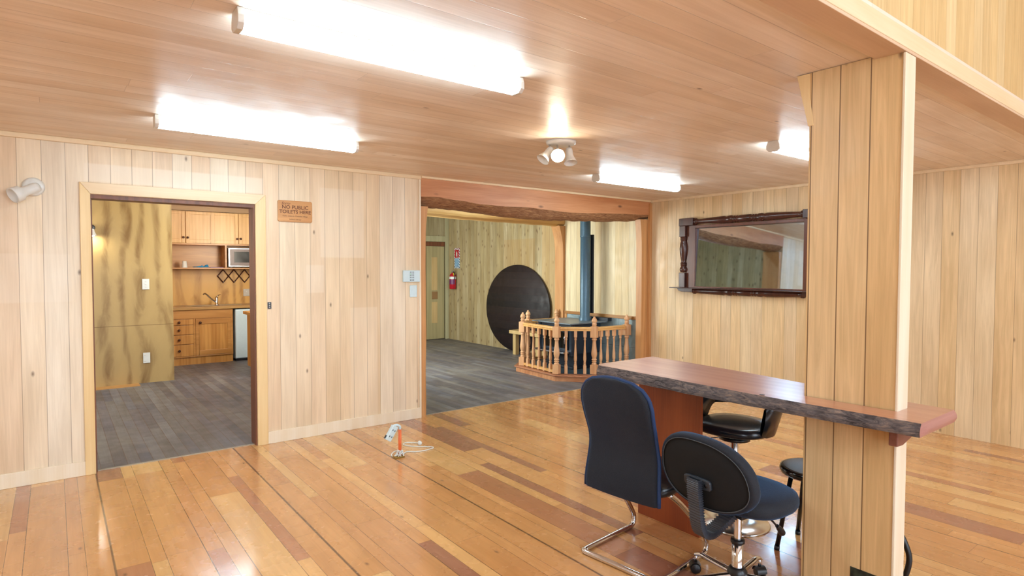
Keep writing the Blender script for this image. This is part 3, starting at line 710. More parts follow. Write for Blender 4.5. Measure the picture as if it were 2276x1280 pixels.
q = MB(); q.prism([(-1.01, 0), (1.01, 0), (1.01, .012), (-1.01, .012)], -.15, -.002, 'x'); q.build('shelf', m_mirror_wood, t, bevel=.003)
q = MB()
for sg in (1, -1): q.prism([(sg*.93, -.001), (sg*.70, -.001), (sg*.70, -.045), (sg*.86, -.045), (sg*.91, -.03)], -.09, -.002, 'x')
q.lathe([(r*.95, z*1.1) for r, z in full], 16, T=axis_T((-.045, -.715, -.03), (0, 1, 0)))
q.build('apron', m_mirror_wood, t, bevel=.003)
g_ = MB(); g_.add([(-.046, -.695, .025), (-.046, .695, .025), (-.010, .695, .77), (-.010, -.695, .77), (-.042, -.695, .025), (-.042, .695, .025), (-.006, .695, .77), (-.006, -.695, .77)],
      [(0, 1, 2, 3), (7, 6, 5, 4), (0, 4, 5, 1), (1, 5, 6, 2), (2, 6, 7, 3), (3, 7, 4, 0)]); g_.build('mirror_glass', m_mirror, t)

# ------------------------------------------------------------------ hearth
q = MB(); poly = [(6.452, 7.25), (5.80, 7.25), (5.40, 6.91), (5.335, 5.975), (5.68, 5.59), (6.33, 5.55), (6.33, 5.46), (6.452, 5.46)]
t = thing('hearth_plinth', 'low timber-edged hearth platform under the wood stove', 'hearth', (0, 0, 0))
MB().prism(poly, 0, .066, 'z').build('riser', m_redbeam, t)
cxx, cyy = 6.3, 6.4
MB().prism([(x - (.02 if x < 6.3 else 0), y + (.02 if y > 6.9 and x < 6.4 else (-.02 if y < 6 and x < 6.3 and y > 5.5 else 0))) for x, y in poly], .066, .084, 'z').build('edge_board', timber('reddish_edge_board', 'y', srgb(150, 92, 62), srgb(184, 124, 88), .4, 6), t, bevel=.004)
pin = [(6.45, 7.16), (5.86, 7.16), (5.50, 6.84), (5.45, 6.03), (5.75, 5.70), (6.45, 5.64)]
MB().prism(pin, .084, .088, 'z').build('tiles', m_slatedark, t)

ZP = .0885
t = thing('hearth_railing', 'turned pine balustrade standing round the wood stove hearth', 'railing', (0, 0, 0))
NW = [(6.40, 7.14), (5.827, 7.16), (5.478, 6.853), (5.403, 6.02), (5.80, 5.70), (6.40, 5.655)]
def newel(x, y, rz):
    T = Matrix.Translation((x, y, ZP)) @ Matrix.Rotation(rz, 4, 'Z')
    q = MB(); a = .043
    q.box((-a, -a, 0), (a, a, .125), T=T); q.box((-a, -a, .495), (a, a, .645), T=T)
    q.lathe([(.03, .12), (.036, .135), (.032, .145), (.024, .152), (.034, .165), (.034, .175), (.022, .182), (.036, .192), (.036, .2), (.026, .21), (.034, .235), (.041, .27), (.038, .31), (.03, .37), (.025, .43), (.026, .455), (.035, .465), (.035, .475), (.028, .485), (.034, .498)], 20, T=T, cap=False)
    q.prism([(-a, -a), (a, -a), (a, a), (-a, a)], .645, .646, 'z', T=T)
    o = q.build('newel_post', m_hearthwood, t, bevel=.006)
    f = MB(); f.lathe([(.040, .642), (.026, .668), (.034, .676), (.034, .683), (.024, .69), (.024, .695), (.037, .712), (.038, .728), (.028, .752), (.014, .765), (.016, .772), (.012, .781), (0, .784)], 20, T=T)
    f.build('finial', m_hearthwood, o)
for i, (x, y) in enumerate(NW): newel(x, y, [0, .39, .39, .39, .39, 0][i])
def baluster_mesh():
    q = MB(); a = .021
    q.box((-a, -a, 0), (a, a, .115)); q.box((-a, -a, .50), (a, a, .585))
    q.lathe([(.018, .113), (.021, .12), (.019, .13), (.013, .136), (.02, .145), (.02, .152), (.012, .158), (.018, .17), (.022, .2), (.021, .24), (.016, .31), (.012, .40), (.012, .455), (.018, .465), (.018, .472), (.014, .48), (.02, .502)], 14, cap=False)
    return q
bal0 = baluster_mesh().build('baluster', m_hearthwood, t, bevel=.003); first = [True]
def run(i, j, n, lower=False):
    A_ = Vector((*NW[i], 0)); B_ = Vector((*NW[j], 0)); dd = (B_-A_).normalized(); L = (B_-A_).length; n_ = Vector((-dd.y, dd.x, 0))
    ang = math.atan2(dd.y, dd.x); T = Matrix.Translation((A_.x, A_.y, 0)) @ Matrix.Rotation(ang, 4, 'Z')
    z = ZP+.585
    q = MB(); q.prism([(-.026, z), (.026, z), (.028, z+.012), (.022, z+.022), (.03, z+.03), (.026, z+.046), (.01, z+.054), (-.01, z+.054), (-.026, z+.046), (-.03, z+.03), (-.022, z+.022), (-.028, z+.012)], .045, L-.045, 'x', T=T)
    q.build('handrail', m_hearthrail, t)
    if lower: MB().box((.045, -.02, ZP+.01), (L-.045, .02, ZP+.045), T=T).build('lower_rail', m_hearthrail, t)
    for k in range(n):
        p = A_ + (B_-A_)*((k+1)/(n+1))
        b = bal0 if first[0] else bal0.copy()
        if not first[0]: COL.objects.link(b); b.parent = t
        first[0] = False
        b.location = (p.x, p.y, ZP); b.rotation_euler = (0, 0, ang)
run(3, 4, 3); run(4, 5, 4); run(2, 3, 5, True); run(1, 2, 2); run(0, 1, 4, True)

# ------------------------------------------------------------------ wood stove
t = thing('wood_stove', 'blue-black freestanding wood burner with round blue-grey flue', 'stove', (0, 0, 0))
MB().box((5.66, 6.03, .735), (6.40, 6.86, .752)).build('top_plate', m_stovetop, t, bevel=.004)
q = MB(); q.box((5.76, 6.10, .30), (6.34, 6.80, .735)); q.build('firebox', m_stove, t, bevel=.012)
for ya in (6.085, 6.76): MB().box((5.74, ya, .28), (5.80, ya+.055, .735)).build('side_panel', m_stove, t, bevel=.008)
q = MB(); q.box((5.86, 6.16, .089), (6.30, 6.74, .30)); q.box((5.80, 6.12, .089), (6.34, 6.78, .12)); q.build('pedestal', plain('dark_blue_pedestal', srgb(16, 30, 46), .5), t, bevel=.006)
q = MB(); arc = [(6.17, .36), (6.73, .36), (6.73, .60)] + [(6.45+.28*math.cos(a), .60+.085*math.sin(a)) for a in [PI*k/10 for k in range(1, 10)]] + [(6.17, .60)]
q.prism(arc, 5.735, 5.76, 'x'); q.build('door_frame', m_stove, t, bevel=.004)
q = MB(); q.prism([(6.45+(y-6.45)*.82, .49+(z-.49)*.80) for y, z in arc], 5.728, 5.735, 'x'); q.build('door_glass', m_mwglass, t)
MB().tube([(5.72, 6.19, .44), (5.70, 6.19, .46), (5.70, 6.19, .56), (5.72, 6.19, .58)], .008, 8).build('door_handle', m_chrome, t)
MB().box((5.62, 6.12, .325), (5.76, 6.78, .345)).build('ash_lip', m_chrome, t, bevel=.003)
PPX, PPY = 6.24, 6.33
q = MB(); q.lathe([(.088, .752), (.085, .80), (.073, .815), (.073, 1.98), (.079, 1.985), (.079, 2.0), (.077, 2.005), (.077, 2.79)], 32, T=Matrix.Translation((PPX, PPY, 0)), cap=False); q.build('flue_pipe', m_pipe, t)
q = MB(); q.box((PPX+.085, PPY-.07, .86), (PPX+.115, PPY-.02, 2.02))
q.build('flue_heat_shield', m_pipeshade, t)
MB().box((6.38, 6.0, .753), (6.46, 6.5, .80)).build('rear_shroud', m_pipeshade, t)

# ------------------------------------------------------------------ round table top and bench
R_ = .79; lean = math.radians(1.6)
q = MB(); q.lathe([(0, -.016), (R_-.006, -.016), (R_, -.008), (R_, .008), (R_-.006, .016), (0, .016)], 96, T=Matrix.Rotation(PI/2, 4, 'Y'), cap=False)
for z in (-.5, 0, .5): pass
o = q.build('round_table_top', [m_darktable]); o.location = (6.695, 8.56, R_+.004); o.rotation_euler = (0, lean, 0)
o.scale = (1, 1.19, 1)
tag(o, 'large dark-stained oval table top leaning upright against the knotty wall', 'table top')
t = thing('small_bench', 'small pale pine bench standing before the dark leaning table top', 'bench', (6.5, 8.06, 0))
MB().box((-.13, -.55, .37), (.12, .30, .43)).build('seat', m_bench, t, bevel=.004)
for y in (-.42, .20): MB().box((-.09, y-.04, 0), (-.01, y+.04, .37)).build('leg', m_bench, t, bevel=.003)

# ------------------------------------------------------------------ extinguisher and its sign
t = thing('fire_extinguisher', 'red fire extinguisher hanging on the knotty wall under its striped sign', 'fire extinguisher', (6.66, 10.70, 1.08))
MB().lathe([(0, 0), (.062, 0), (.07, .01), (.07, .27), (.055, .31), (.025, .33), (.022, .345), (0, .345)], 24).build('cylinder', m_red, t)
MB().lathe([(.0705, .21), (.0712, .212), (.0712, .258), (.0705, .26)], 24, cap=False).build('white_band', m_white, t)
q = MB(); q.grid(lambda u, v: (.0712*math.cos(2.2+u*2.6), .0712*math.sin(2.2+u*2.6), .10+.10*v), 14, 2); q.build('instruction_label', m_purple, t)
q = MB(); q.tube([(0, 0, .34), (0, 0, .375)], .016, 10); q.box((-.012, -.08, .372), (.012, .04, .384)); q.box((-.010, -.075, .395), (.010, .03, .403)); q.build('valve', m_steel, t)
MB().tube([(0, -.02, .36), (-.01, -.07, .35), (-.01, -.09, .29), (-.01, -.085, .2)], .009, 8, smooth_path=4).build('hose', m_black, t)
MB().box((-.02, -.08, .285), (-.013, -.035, .335)).build('tag', m_yellow, t)
o = MB().box((6.73, 10.545, 1.515), (6.7395, 10.745, 1.94)).build('extinguisher_sign', m_tiger, bevel=.0)
tag(o, 'striped red and blue sign fixed above the fire extinguisher', 'sign')
MB().box((6.727, 10.575, 1.74), (6.7295, 10.715, 1.90)).build('red_panel', m_red, o)
MB().lathe([(0, 0), (.022, 0), (.022, .075), (.01, .09), (.01, .105), (0, .106)], 12, T=Matrix.Translation((6.7265, 10.645, 1.765)) @ Matrix.Scale(.1, 4, (1, 0, 0))).build('extinguisher_symbol', m_white, o)
MB().box((6.727, 10.575, 1.55), (6.7295, 10.715, 1.72)).build('blue_panel', plain('pale_blue_panel', srgb(130, 170, 200), .4, var=.35, scale=60), o)

# ------------------------------------------------------------------ kitchen
def knob(p, par, r=.019):
    return MB().lathe([(0, 0), (.008, 0), (.007, .008), (r*.8, .014), (r, .024), (r*.75, .034), (0, .037)], 16, T=axis_T(p, (0, -1, 0))).build('knob', m_knob, par)
YF = 10.42
t = thing('base_cabinet', 'honey pine base cabinet with four drawers and a door under the sink', 'cabinet', (0, 0, 0))
q = MB(); q.box((1.40, YF+.02, .12), (2.295, 10.98, .858)); q.box((1.40, YF+.02, 0), (2.295, 10.5, .12)); q.build('carcass', m_cab, t)
q = MB(); q.box((1.40, YF, .72), (2.295, YF+.0195, .858)); q.box((1.722, YF+.003, .13), (1.75, YF+.0195, .72)); q.box((2.265, YF+.003, .13), (2.295, YF+.0195, .72)); q.box((1.40, YF-.003, .12), (2.295, YF+.0195, .135)); q.build('face_frame', m_cabx, t, bevel=.002)
for z0, z1 in ((.63, .715), (.48, .622), (.328, .472), (.14, .32)):
    o = MB().box((1.41, YF-.002, z0), (1.72, YF+.018, z1)).build('drawer', m_cab, t, bevel=.003); knob((1.52, YF-.002, (z0+z1)/2), o)
d_ = MB().box((1.752, YF+.006, .14), (2.263, YF+.0195, .715)).build('door', m_cab, t)
q = MB(); q.box((1.752, YF-.004, .14), (1.80, YF+.006, .715)); q.box((2.215, YF-.004, .14), (2.263, YF+.006, .715)); q.box((1.80, YF-.004, .63), (2.215, YF+.006, .715)); q.box((1.80, YF-.004, .14), (2.215, YF+.006, .215))
q.build('door_frame', m_cabx, d_, bevel=.002); knob((1.815, YF-.004, .655), d_, .021)
t = thing('worktop', 'pine kitchen worktop with inset steel sink running along the plywood wall', 'worktop', (0, 0, 0))
MB().box((1.28, YF-.03, .86), (2.87, 10.995, .905)).build('top', timber('worktop_pine', 'x', srgb(146, 108, 60), srgb(182, 142, 86), .3, 9), t, bevel=.004)
t = thing('kitchen_sink', 'stainless steel sink set in the pine worktop', 'sink', (1.95, 10.66, .905))
T = Matrix.Scale(1.75, 4, (1, 0, 0))
q = MB(); q.lathe([(.0, .001), (.10, .001), (.13, .004), (.165, .006), (.175, .001)], 40, T=T, cap=False); q.build('basin', m_steel, t)
q = MB(); q.lathe([(.0, .001), (.1, .001), (.12, .005), (.13, .001)], 32, T=Matrix.Translation((.42, .03, 0)), cap=False); q.build('drainer', m_steel, t)
t = thing('mixer_tap', 'chrome single lever tap behind the sink', 'tap', (2.12, 10.74, .906))
MB().lathe([(0, 0), (.03, 0), (.03, .01), (.024, .015), (.024, .11), (.02, .135), (0, .14)], 20).build('body', m_chrome, t)
MB().tube([(-.01, -.01, .05), (-.09, -.06, .11), (-.17, -.11, .185), (-.20, -.13, .195), (-.22, -.145, .185)], .012, 12, smooth_path=4).build('spout', m_chrome, t)
MB().tube([(0, 0, .135), (.03, .03, .16), (.07, .05, .165)], .007, 8).build('lever', m_chrome, t)
YU = 10.62
t = thing('overhead_cabinet', 'honey pine wall cupboards with open shelf and microwave bay below', 'cabinet', (0, 0, 0))
q = MB(); q.box((1.40, YU+.02, 1.91), (2.87, 10.98, 2.42)); q.build('carcass', m_cablight, t)
q = MB(); q.box((1.40, YU-.005, 1.885), (2.87, 10.98, 1.909)); q.box((1.40, YU, 1.50), (2.87, 10.98, 1.522)); q.box((1.40, YU+.002, 1.522), (1.42, 10.98, 1.885)); q.box((2.235, YU+.002, 1.522), (2.262, 10.98, 1.885)); q.box((1.42, 10.96, 1.522), (2.87, 10.98, 1.885)); q.build('open_shelf', m_cabx, t)
def cdoor(x0, x1, z0, z1, split, kn):
    dd = MB().box((x0, YU+.006, z0), (x1, YU+.019, z1)).build('door', m_cablight, t)
    q = MB(); wv = .05
    for a, b in ([(x0, x0+wv), (x1-wv, x1)] + ([((x0+x1)/2-.03, (x0+x1)/2+.03)] if split else [])): q.box((a, YU-.003, z0), (b, YU+.006, z1))
    e = [x0+wv] + ([(x0+x1)/2-.03, (x0+x1)/2+.03] if split else []) + [x1-wv]
    for k in range(0, len(e), 2): q.box((e[k], YU-.003, z0), (e[k+1], YU+.006, z0+.06)); q.box((e[k], YU-.003, z1-.04), (e[k+1], YU+.006, z1))
    q.build('door_frame', m_cablight, dd, bevel=.003)
    for x in kn: knob((x, YU-.003, z0+.085), dd, .018)
cdoor(1.405, 1.657, 1.915, 2.405, False, [1.63]); cdoor(1.668, 2.44, 1.912, 2.41, True, [1.69, 2.42]); cdoor(2.448, 2.86, 1.915, 2.405, False, [2.475])
struct(MB().box((1.27, YU-.02, 2.425), (2.88, 10.99, 2.6)).build('trim_12', timber('dusky_pine_bulkhead', 'x', srgb(140, 112, 78), srgb(172, 140, 100), .5, 6)))
t = thing('microwave_oven', 'silver and brown microwave oven in the right bay of the wall cupboards', 'microwave', (2.285, YU+.012, 1.523))
MB().box((0, .0, .012), (.50, .33, .325)).build('body', m_steel, t, bevel=.006)
MB().box((.025, -.006, .03), (.50, -.0005, .308)).build('door', m_mwframe, t, bevel=.003)
MB().box((.09, -.009, .085), (.40, -.0065, .262)).build('door_glass', m_mwglass, t)
for x in (.04, .44): MB().box((x, .05, 0), (x+.03, .08, .012)).build('foot', m_black, t)
o = MB().lathe([(0, 0), (.042, 0), (.041, .002), (.03, .10), (.028, .102), (0, .102)], 20).build('white_cup', m_white); o.location = (1.66, 10.74, 1.523)
tag(o, 'white cup upside down on the left of the open kitchen shelf', 'cup')
def rag(u, v):
    x = -.12+.24*u; y = -.06+.12*v; e = min(u, 1-u, v, 1-v)
    return (x, y, .003 + (.045*max(0, noise.noise(Vector((x*12, y*14, 2)))+.45)*(1 if u > .5 else .5) if e > .01 else 0))
o = MB().grid(rag, 22, 14).build('blue_cloth', m_cloth); o.location = (1.90, 10.75, 1.524)
tag(o, 'crumpled blue cloth lying on the open kitchen shelf', 'cloth')
o = MB().box((0, 0, 0), (.24, .12, .006)).build('violet_mat', m_violet); o.location = (1.985, 10.69, 1.523); o.location.x = 2.03; o.scale.x = .8
tag(o, 'thin violet mat on the open shelf beside the blue cloth', 'mat')
t = thing('peg_rack', 'dark expanding lattice peg rack on the plywood above the sink', 'rack', (2.19, 10.985, 1.27))
n3 = 3; wd = .17
for k in range(n3):
    for s_ in (1, -1):
        a = Vector((k*wd, 0, .115)); 
        q = MB(); q.tube([(k*wd, -.004 - (.006 if s_ > 0 else 0), .11), (k*wd+wd/2, -.004-(.006 if s_ > 0 else 0), .11+s_*.11)], .009, 6); q.build('slat', m_knob, t)
        q = MB(); q.tube([(k*wd+wd/2, -.004-(.006 if s_ < 0 else 0), .11+s_*.11), (k*wd+wd, -.004-(.006 if s_ < 0 else 0), .11)], .009, 6); q.build('slat', m_knob, t)
for k in range(n3+1): MB().tube([(k*wd, 0, .11), (k*wd, -.05, .12)], .008, 8).build('peg', m_knob, t)
for k in range(n3): MB().tube([(k*wd+wd/2, 0, .0), (k*wd+wd/2, -.05, .01)], .008, 8).build('peg', m_knob, t)
def wplate(name, label, cat, x, y, z, w2, h2, sw, mat=m_white):
    t = thing(name, label, cat, (x, y, z))
    MB().box((-w2, -.009, -h2), (w2, 0, h2)).build('plate', mat, t, bevel=.003)
    for (a, b) in sw: MB().box((a-.009, -.013, b-.006), (a+.009, -.009, b+.006)).build('rocker', m_lampwhite, t, bevel=.001)
    return t
wplate('light_switch', 'white three-gang light switch on the plywood wall in the kitchen', 'light switch', .958, 9.149, 1.304, .04, .07, [(0, .035), (0, 0), (0, -.035)])
wplate('power_socket', 'white double power socket low on the plywood wall in the kitchen', 'socket', .953, 9.149, .331, .04, .069, [(-.018, .04), (-.018, -.04)])
wplate('power_socket', 'pale grey socket plate above the worktop right of the tap', 'socket', 2.645, 10.999, 1.092, .05, .062, [(0, .02)], plain('pale_grey_plastic', srgb(196, 190, 178), .4))
t = thing('fridge', 'narrow pale white bar fridge beside the base cabinet', 'fridge', (2.325, YF-.01, 0))
MB().box((.01, .03, .03), (.49, .55, .845)).build('body', m_fridge, t, bevel=.006)
MB().box((0, -.02, .04), (.5, .028, .845)).build('door', m_fridge, t, bevel=.02, seg=3)
MB().box((.01, .0, 0), (.49, .5, .03)).build('base', m_black, t)
t = thing('side_cabinet', 'brown kitchen side unit with pine top at the right edge of the doorway', 'cabinet', (2.235, 8.65, 0))
MB().box((0, 0, .09), (.59, .62, .845)).build('body', m_cab, t)
MB().box((.05, .03, 0), (.59, .59, .09)).build('kickboard', m_darkjamb, t)
MB().box((-.05, -.02, .846), (.59, .65, .89)).build('top', m_cabx, t, bevel=.006)
t = thing('kitchen_wall_lamp', 'small lit wall lamp on the plywood wall at the left edge of the doorway', 'wall lamp', (.385, 9.149, 1.97))
MB().lathe([(0, 0), (.04, 0), (.04, .015), (0, .018)], 20, T=axis_T((0, 0, .05), (0, -1, 0))).build('wall_plate', m_strap, t)
MB().tube([(0, -.01, .05), (0, -.08, .06), (0, -.11, .03)], .009, 8, smooth_path=4).build('arm', m_strap, t)
MB().lathe([(.025, .03), (.03, .0), (.05, -.05), (.05, -.052), (.027, .0)], 20, T=Matrix.Translation((0, -.11, 0)), cap=False).build('shade', m_lampwhite, t)
MB().lathe([(0, -.06), (.025, -.05), (.034, -.03), (.026, -.005), (0, 0)], 16, T=Matrix.Translation((0, -.11, -.005))).build('bulb', m_bulbk, t)

# ------------------------------------------------------------------ floor power pedestal
t = thing('power_pedestal', 'orange conduit stub with dangling white socket standing on the open floor', 'power outlet', (2.19, 4.325, 0))
MB().tube([(0, 0, .0), (0, 0, .225)], .013, 16).build('conduit', m_orange, t)
q = MB(); q.box((-.05, -.03, 0), (.03, .03, .012)); q.build('flange', m_brass, t, bevel=.003)
MB().tube([(0, 0, .225), (0, 0, .245), (-.02, 0, .262), (-.05, -.0, .262), (-.075, 0, .25)], .0105, 10, smooth_path=4).build('flex', m_bluewhite, t)
Tb = Matrix.Translation((-.09, -.028, .215)) @ Matrix.Rotation(math.radians(33), 4, 'Y')
q = MB(); q.box((-.024, -.02, -.062), (.024, .02, .062), T=Tb); o = q.build('socket_box', m_bluewhite, t, bevel=.004)
for z in (-.026, .026):
    for x in (-.01, .01): MB().box((x-.004, -.0225, z-.006), (x+.004, -.0202, z+.006), T=Tb).build('socket_slot', m_key, o)
MB().box((-.03, .0, -.058), (-.025, .015, -.03), T=Tb).build('knockout', m_black, o)
q = MB()
cord = [(2.2, 4.30), (2.24, 4.36), (2.293, 4.398), (2.349, 4.355), (2.419, 4.34), (2.481, 4.347), (2.518, 4.358), (2.522, 4.39), (2.46, 4.448), (2.392, 4.514), (2.36, 4.575), (2.365, 4.605), (2.387, 4.628), (2.414, 4.629), (2.47, 4.578), (2.489, 4.54)]
q.tube([(x, y, .005) for x, y in cord], .0045, 8, smooth_path=5)
q.tube([(2.225, 4.375, .006), (2.20, 4.33, .03), (2.17, 4.325, .02), (2.145, 4.352, .006), (2.15, 4.40, .006), (2.19, 4.42, .02), (2.22, 4.38, .03), (2.21, 4.31, .04), (2.17, 4.29, .03)], .0045, 8, smooth_path=5)
for k in range(5):
    a = k*1.3; q.tube([(2.19+.035*math.cos(a), 4.325+.035*math.sin(a), .012), (2.19+.015*math.cos(a+1), 4.325+.018*math.sin(a+1), .055), (2.19-.03*math.cos(a), 4.325-.035*math.sin(a), .014)], .005, 6, smooth_path=4)
t = thing('extension_cord', 'white electric cord looped on the floor beside the orange conduit', 'cord', (0, 0, 0))
q.build('cable', m_white, t)
q = MB(); q.lathe([(0, 0), (.016, 0), (.018, .006), (.018, .026), (.01, .04), (0, .042)], 14, T=axis_T((2.47, 4.50, .018), (.3, .95, 0))); q.build('plug', m_white, t)

# ------------------------------------------------------------------ black cable by the pillar
q = MB(); q.tube([(2.97, 1.12, .42), (3.0, 1.07, .39), (3.01, 1.03, .335), (3.012, 1.000, .27), (3.012, .992, .22), (3.01, 1.005, .15), (3.01, 1.04, .06), (3.01, 1.10, .014), (3.06, 1.2, .013), (3.1, 1.3, .013)], .012, 12, smooth_path=5)
tag(q.build('black_hose', plain('black_rubber', srgb(14, 15, 20), .4)), 'thick black cable curving down to the floor at the right of the pillar', 'cable')

# ------------------------------------------------------------------ cantilever chair
def pad(fn_outline, thick, n=40, rings=5, dome=.012):
    """closed cushion from an outline function a -> (x, y) ; returns MB"""
    q = MB()
    prof = [(0.0, .5+dome/thick), (.55, .5+dome/thick*.8), (.86, .5+dome/thick*.2), (.965, .36), (1.0, .1), (1.0, -.2), (.96, -.42), (.85, -.5), (.4, -.5), (0.0, -.5)]
    def f(u, v):
        k = v*(len(prof)-1); i = min(int(k+1e-6), len(prof)-1); s_, h = prof[i]
        x, y = fn_outline(u*2*PI); return (x*s_, y*s_, h*thick)
    q.grid(f, n, len(prof), closeu=True); return q
def superell(a, b, p):
    def f(t):
        c, s_ = math.cos(t), math.sin(t)
        return (a*math.copysign(abs(c)**(2/p), c), b*math.copysign(abs(s_)**(2/p), s_))
    return f
ch = thing('cantilever_chair', 'black fabric high-back chair on a chrome sled frame, nearest the bar panel', 'chair', (2.245, 2.028, 0), math.radians(6))
# tall waisted backrest: closed shell
def hw(z):
    L = [(.375, .224), (.42, .224), (.55, .214), (.66, .204), (.76, .210), (.85, .213), (.90, .203), (.94, .175), (.97, .12), (.985, .03)]
    for (a, b), (c, e) in zip(L, L[1:]):
        if z <= c: return b+(e-b)*max(0, (z-a)/(c-a))
    return L[-1][1]
def back_surface(side, off):
    def f(u, v):
        z = .375+(.985-.375)*(1-(1-v)**1.7)
        h = hw(z); y = h*(2*u-1)
        e = min(1, (1-abs(2*u-1))*7+.0); e2 = min(1, (1-v)*9, v*12+.2)
        th = .024*math.sqrt(max(0, 1-(1-min(e, e2))**2)) if min(e, e2) < 1 else .024
        x = -.01 - .10*(z-.42) + .05*math.exp(-((z-.62)/.16)**2) + .34*y*y + side*th + off
        return (x, y, z)
    return f
q = MB(); q.grid(back_surface(1, 0), 31, 36); q.grid(back_surface(-1, 0), 31, 36)
q.build('backrest', m_fabric, ch)
pts = []
q = MB(); pts = [back_surface(0, 0)(u, 0) for u in [k/14 for k in range(15)]]
def edge_path():
    L = [back_surface(0, 0)(0, v) for v in [k/24 for k in range(25)]]; Rr = [back_surface(0, 0)(1, v) for v in [k/24 for k in range(25)]]
    return L + list(reversed(Rr))
q.tube(edge_path(), .010, 8); q.build('edge_piping', plain('blue_rim_light_piping', srgb(22, 50, 92), .7, bump=.3, scale=200), ch)  # piping coloured blue to stand for cool light along the edge
s0 = pad(superell(.225, .228, 3.4), .065); o = s0.build('seat', m_leather, ch); o.location = (.235, -.005, .435); o.rotation_euler = (0, math.radians(-3), 0)
fr = []
hwid = .232
for sg in (1, -1):
    side = [(.16, sg*.19, .395), (.24, sg*.205, .33), (.36, sg*.218, .215), (.455, sg*hwid, .10), (.47, sg*hwid, .06), (.465, sg*hwid, .03), (.44, sg*hwid, .014), (.40, sg*hwid, .0155)]
    fr.append(side)
path = fr[0] + [(.2, hwid, .0155), (.03, hwid, .0155), (.008, hwid-.008, .0155), (0, hwid-.03, .0155), (0, 0, .0155), (0, -hwid+.03, .0155), (.008, -hwid+.008, .0155), (.03, -hwid, .0155), (.2, -hwid, .0155)] + list(reversed(fr[1]))
q = MB(); q.tube(path, .0145, 14, smooth_path=4); q.tube([(.16, .19, .395), (.16, -.19, .395)], .0125, 12)
q.build('sled_frame', m_chrome, ch)

# ------------------------------------------------------------------ task chair
tc = thing('task_chair', 'small black fabric swivel chair on castors beside the pillar', 'chair', (2.485, 1.512, 0), math.radians(-8))
MB().lathe([(0, .075), (.035, .075), (.045, .085), (.045, .13), (.036, .145), (.03, .15), (0, .15)], 24).build('hub', m_black, tc)
for k in range(5):
    a = math.radians(88+72*k); dx, dy = math.cos(a), math.sin(a)
    q = MB()
    def leg(u, v, dx=dx, dy=dy):
        r = .035+.225*v; an = 2*PI*u; zc = .112 - .002*math.sin(v*PI) - (.018*(max(0, v-.72)/.28)**2)
        wd_ = .017-.004*v; hh = .013-.003*v
        cx_, cz_ = math.cos(an)*wd_, math.sin(an)*hh
        return (dx*r - dy*cx_, dy*r + dx*cx_, zc+cz_)
    q.grid(leg, 12, 12, closeu=True); q.tube([(dx*.257, dy*.257, .10), (dx*.26, dy*.26, .055)], .008, 8)
    lg = q.build('base_leg', m_chrome, tc)
    cst = MB(); px_, py_ = dx*.262, dy*.262; ca = a+.9
    for sg in (1, -1):
        cst.lathe([(0, -.009), (.020, -.009), (.026, -.005), (.026, .005), (.020, .009), (0, .009)], 20, T=axis_T((px_-math.sin(ca)*sg*.014, py_+math.cos(ca)*sg*.014, .026), (-math.sin(ca), math.cos(ca), 0)))
    cst.grid(lambda u, v: (px_+math.cos(ca)*.029*math.cos(PI*u)-math.sin(ca)*(.024*(2*v-1)), py_+math.sin(ca)*.029*math.cos(PI*u)+math.cos(ca)*(.024*(2*v-1)), .027+.029*math.sin(PI*u)), 12, 2)
    cst.build('castor', m_black, lg)
MB().lathe([(.026, .145), (.026, .262), (.0, .262)], 24, cap=False).build('gas_lift_sleeve', m_chrome, tc)
MB().lathe([(.0, .262), (.031, .262), (.032, .268), (.031, .278), (0, .278)], 24).build('collar', m_black, tc)
MB().lathe([(.017, .27), (.017, .43)], 20, cap=False).build('gas_lift', m_chrome, tc)
def seat_out(t):
    x, y = superell(.214, .215, 2.6)(t); return (x*1.0, y*(1-.10*(x/.214)))
o = pad(seat_out, .075, dome=.01).build('seat', m_fabric, tc); o.location = (.125, .045, .448); o.rotation_euler = (0, math.radians(1), 0)
MB().box((-.06, -.07, .40), (.20, .07, .416)).build('seat_plate', m_black, tc, bevel=.004)
# backrest: rounded oval pad tilted back
bo = bpy.data.objects.new('backrest', None)
def bout(t):
    x, y = superell(.254, .172, 2.35)(t); return (x*(1+.10*(-y/.172)), y)
q = MB(); Tk = Matrix.Translation((-.215, .022, .620)) @ Matrix.Rotation(math.radians(4), 4, 'Z') @ Matrix.Rotation(math.radians(-10), 4, 'Y') @ Matrix(((0, 0, 1, 0), (1, 0, 0, 0), (0, 1, 0, 0), (0, 0, 0, 1)))
prof = [(0, -.024), (.5, -.024), (.90, -.020), (.925, -.016), (.93, -.014)]
def bend(x, y, z): return (x, y, z + .55*x*x)
q.grid(lambda u, v: bend(bout(u*2*PI)[0]*prof[min(4, int(v*4+.001))][0], bout(u*2*PI)[1]*prof[min(4, int(v*4+.001))][0], prof[min(4, int(v*4+.001))][1]), 56, 5, closeu=True, T=Tk)
shell = q
prof2 = [(.90, -.022), (.95, -.024), (.985, -.016), (1.0, .0), (.99, .018), (.94, .032), (.8, .040), (.4, .042), (0, .042)]
q2 = MB(); q2.grid(lambda u, v: bend(bout(u*2*PI)[0]*prof2[min(8, int(v*8+.001))][0], bout(u*2*PI)[1]*prof2[min(8, int(v*8+.001))][0], prof2[min(8, int(v*8+.001))][1]), 56, 9, closeu=True, T=Tk)
bk_ = q2.build('backrest', m_fabric, tc); shell.build('back_shell', m_gasket, bk_)
q = MB(); q.tube([tuple(Tk @ Vector(bend(bout(2*PI*k/56)[0]*.905, bout(2*PI*k/56)[1]*.905, -.024))) for k in range(56)], .0022, 6, closed=True); q.build('welt', plain('grey_welt', srgb(70, 74, 78), .7), bk_)
q = MB(); pl = []
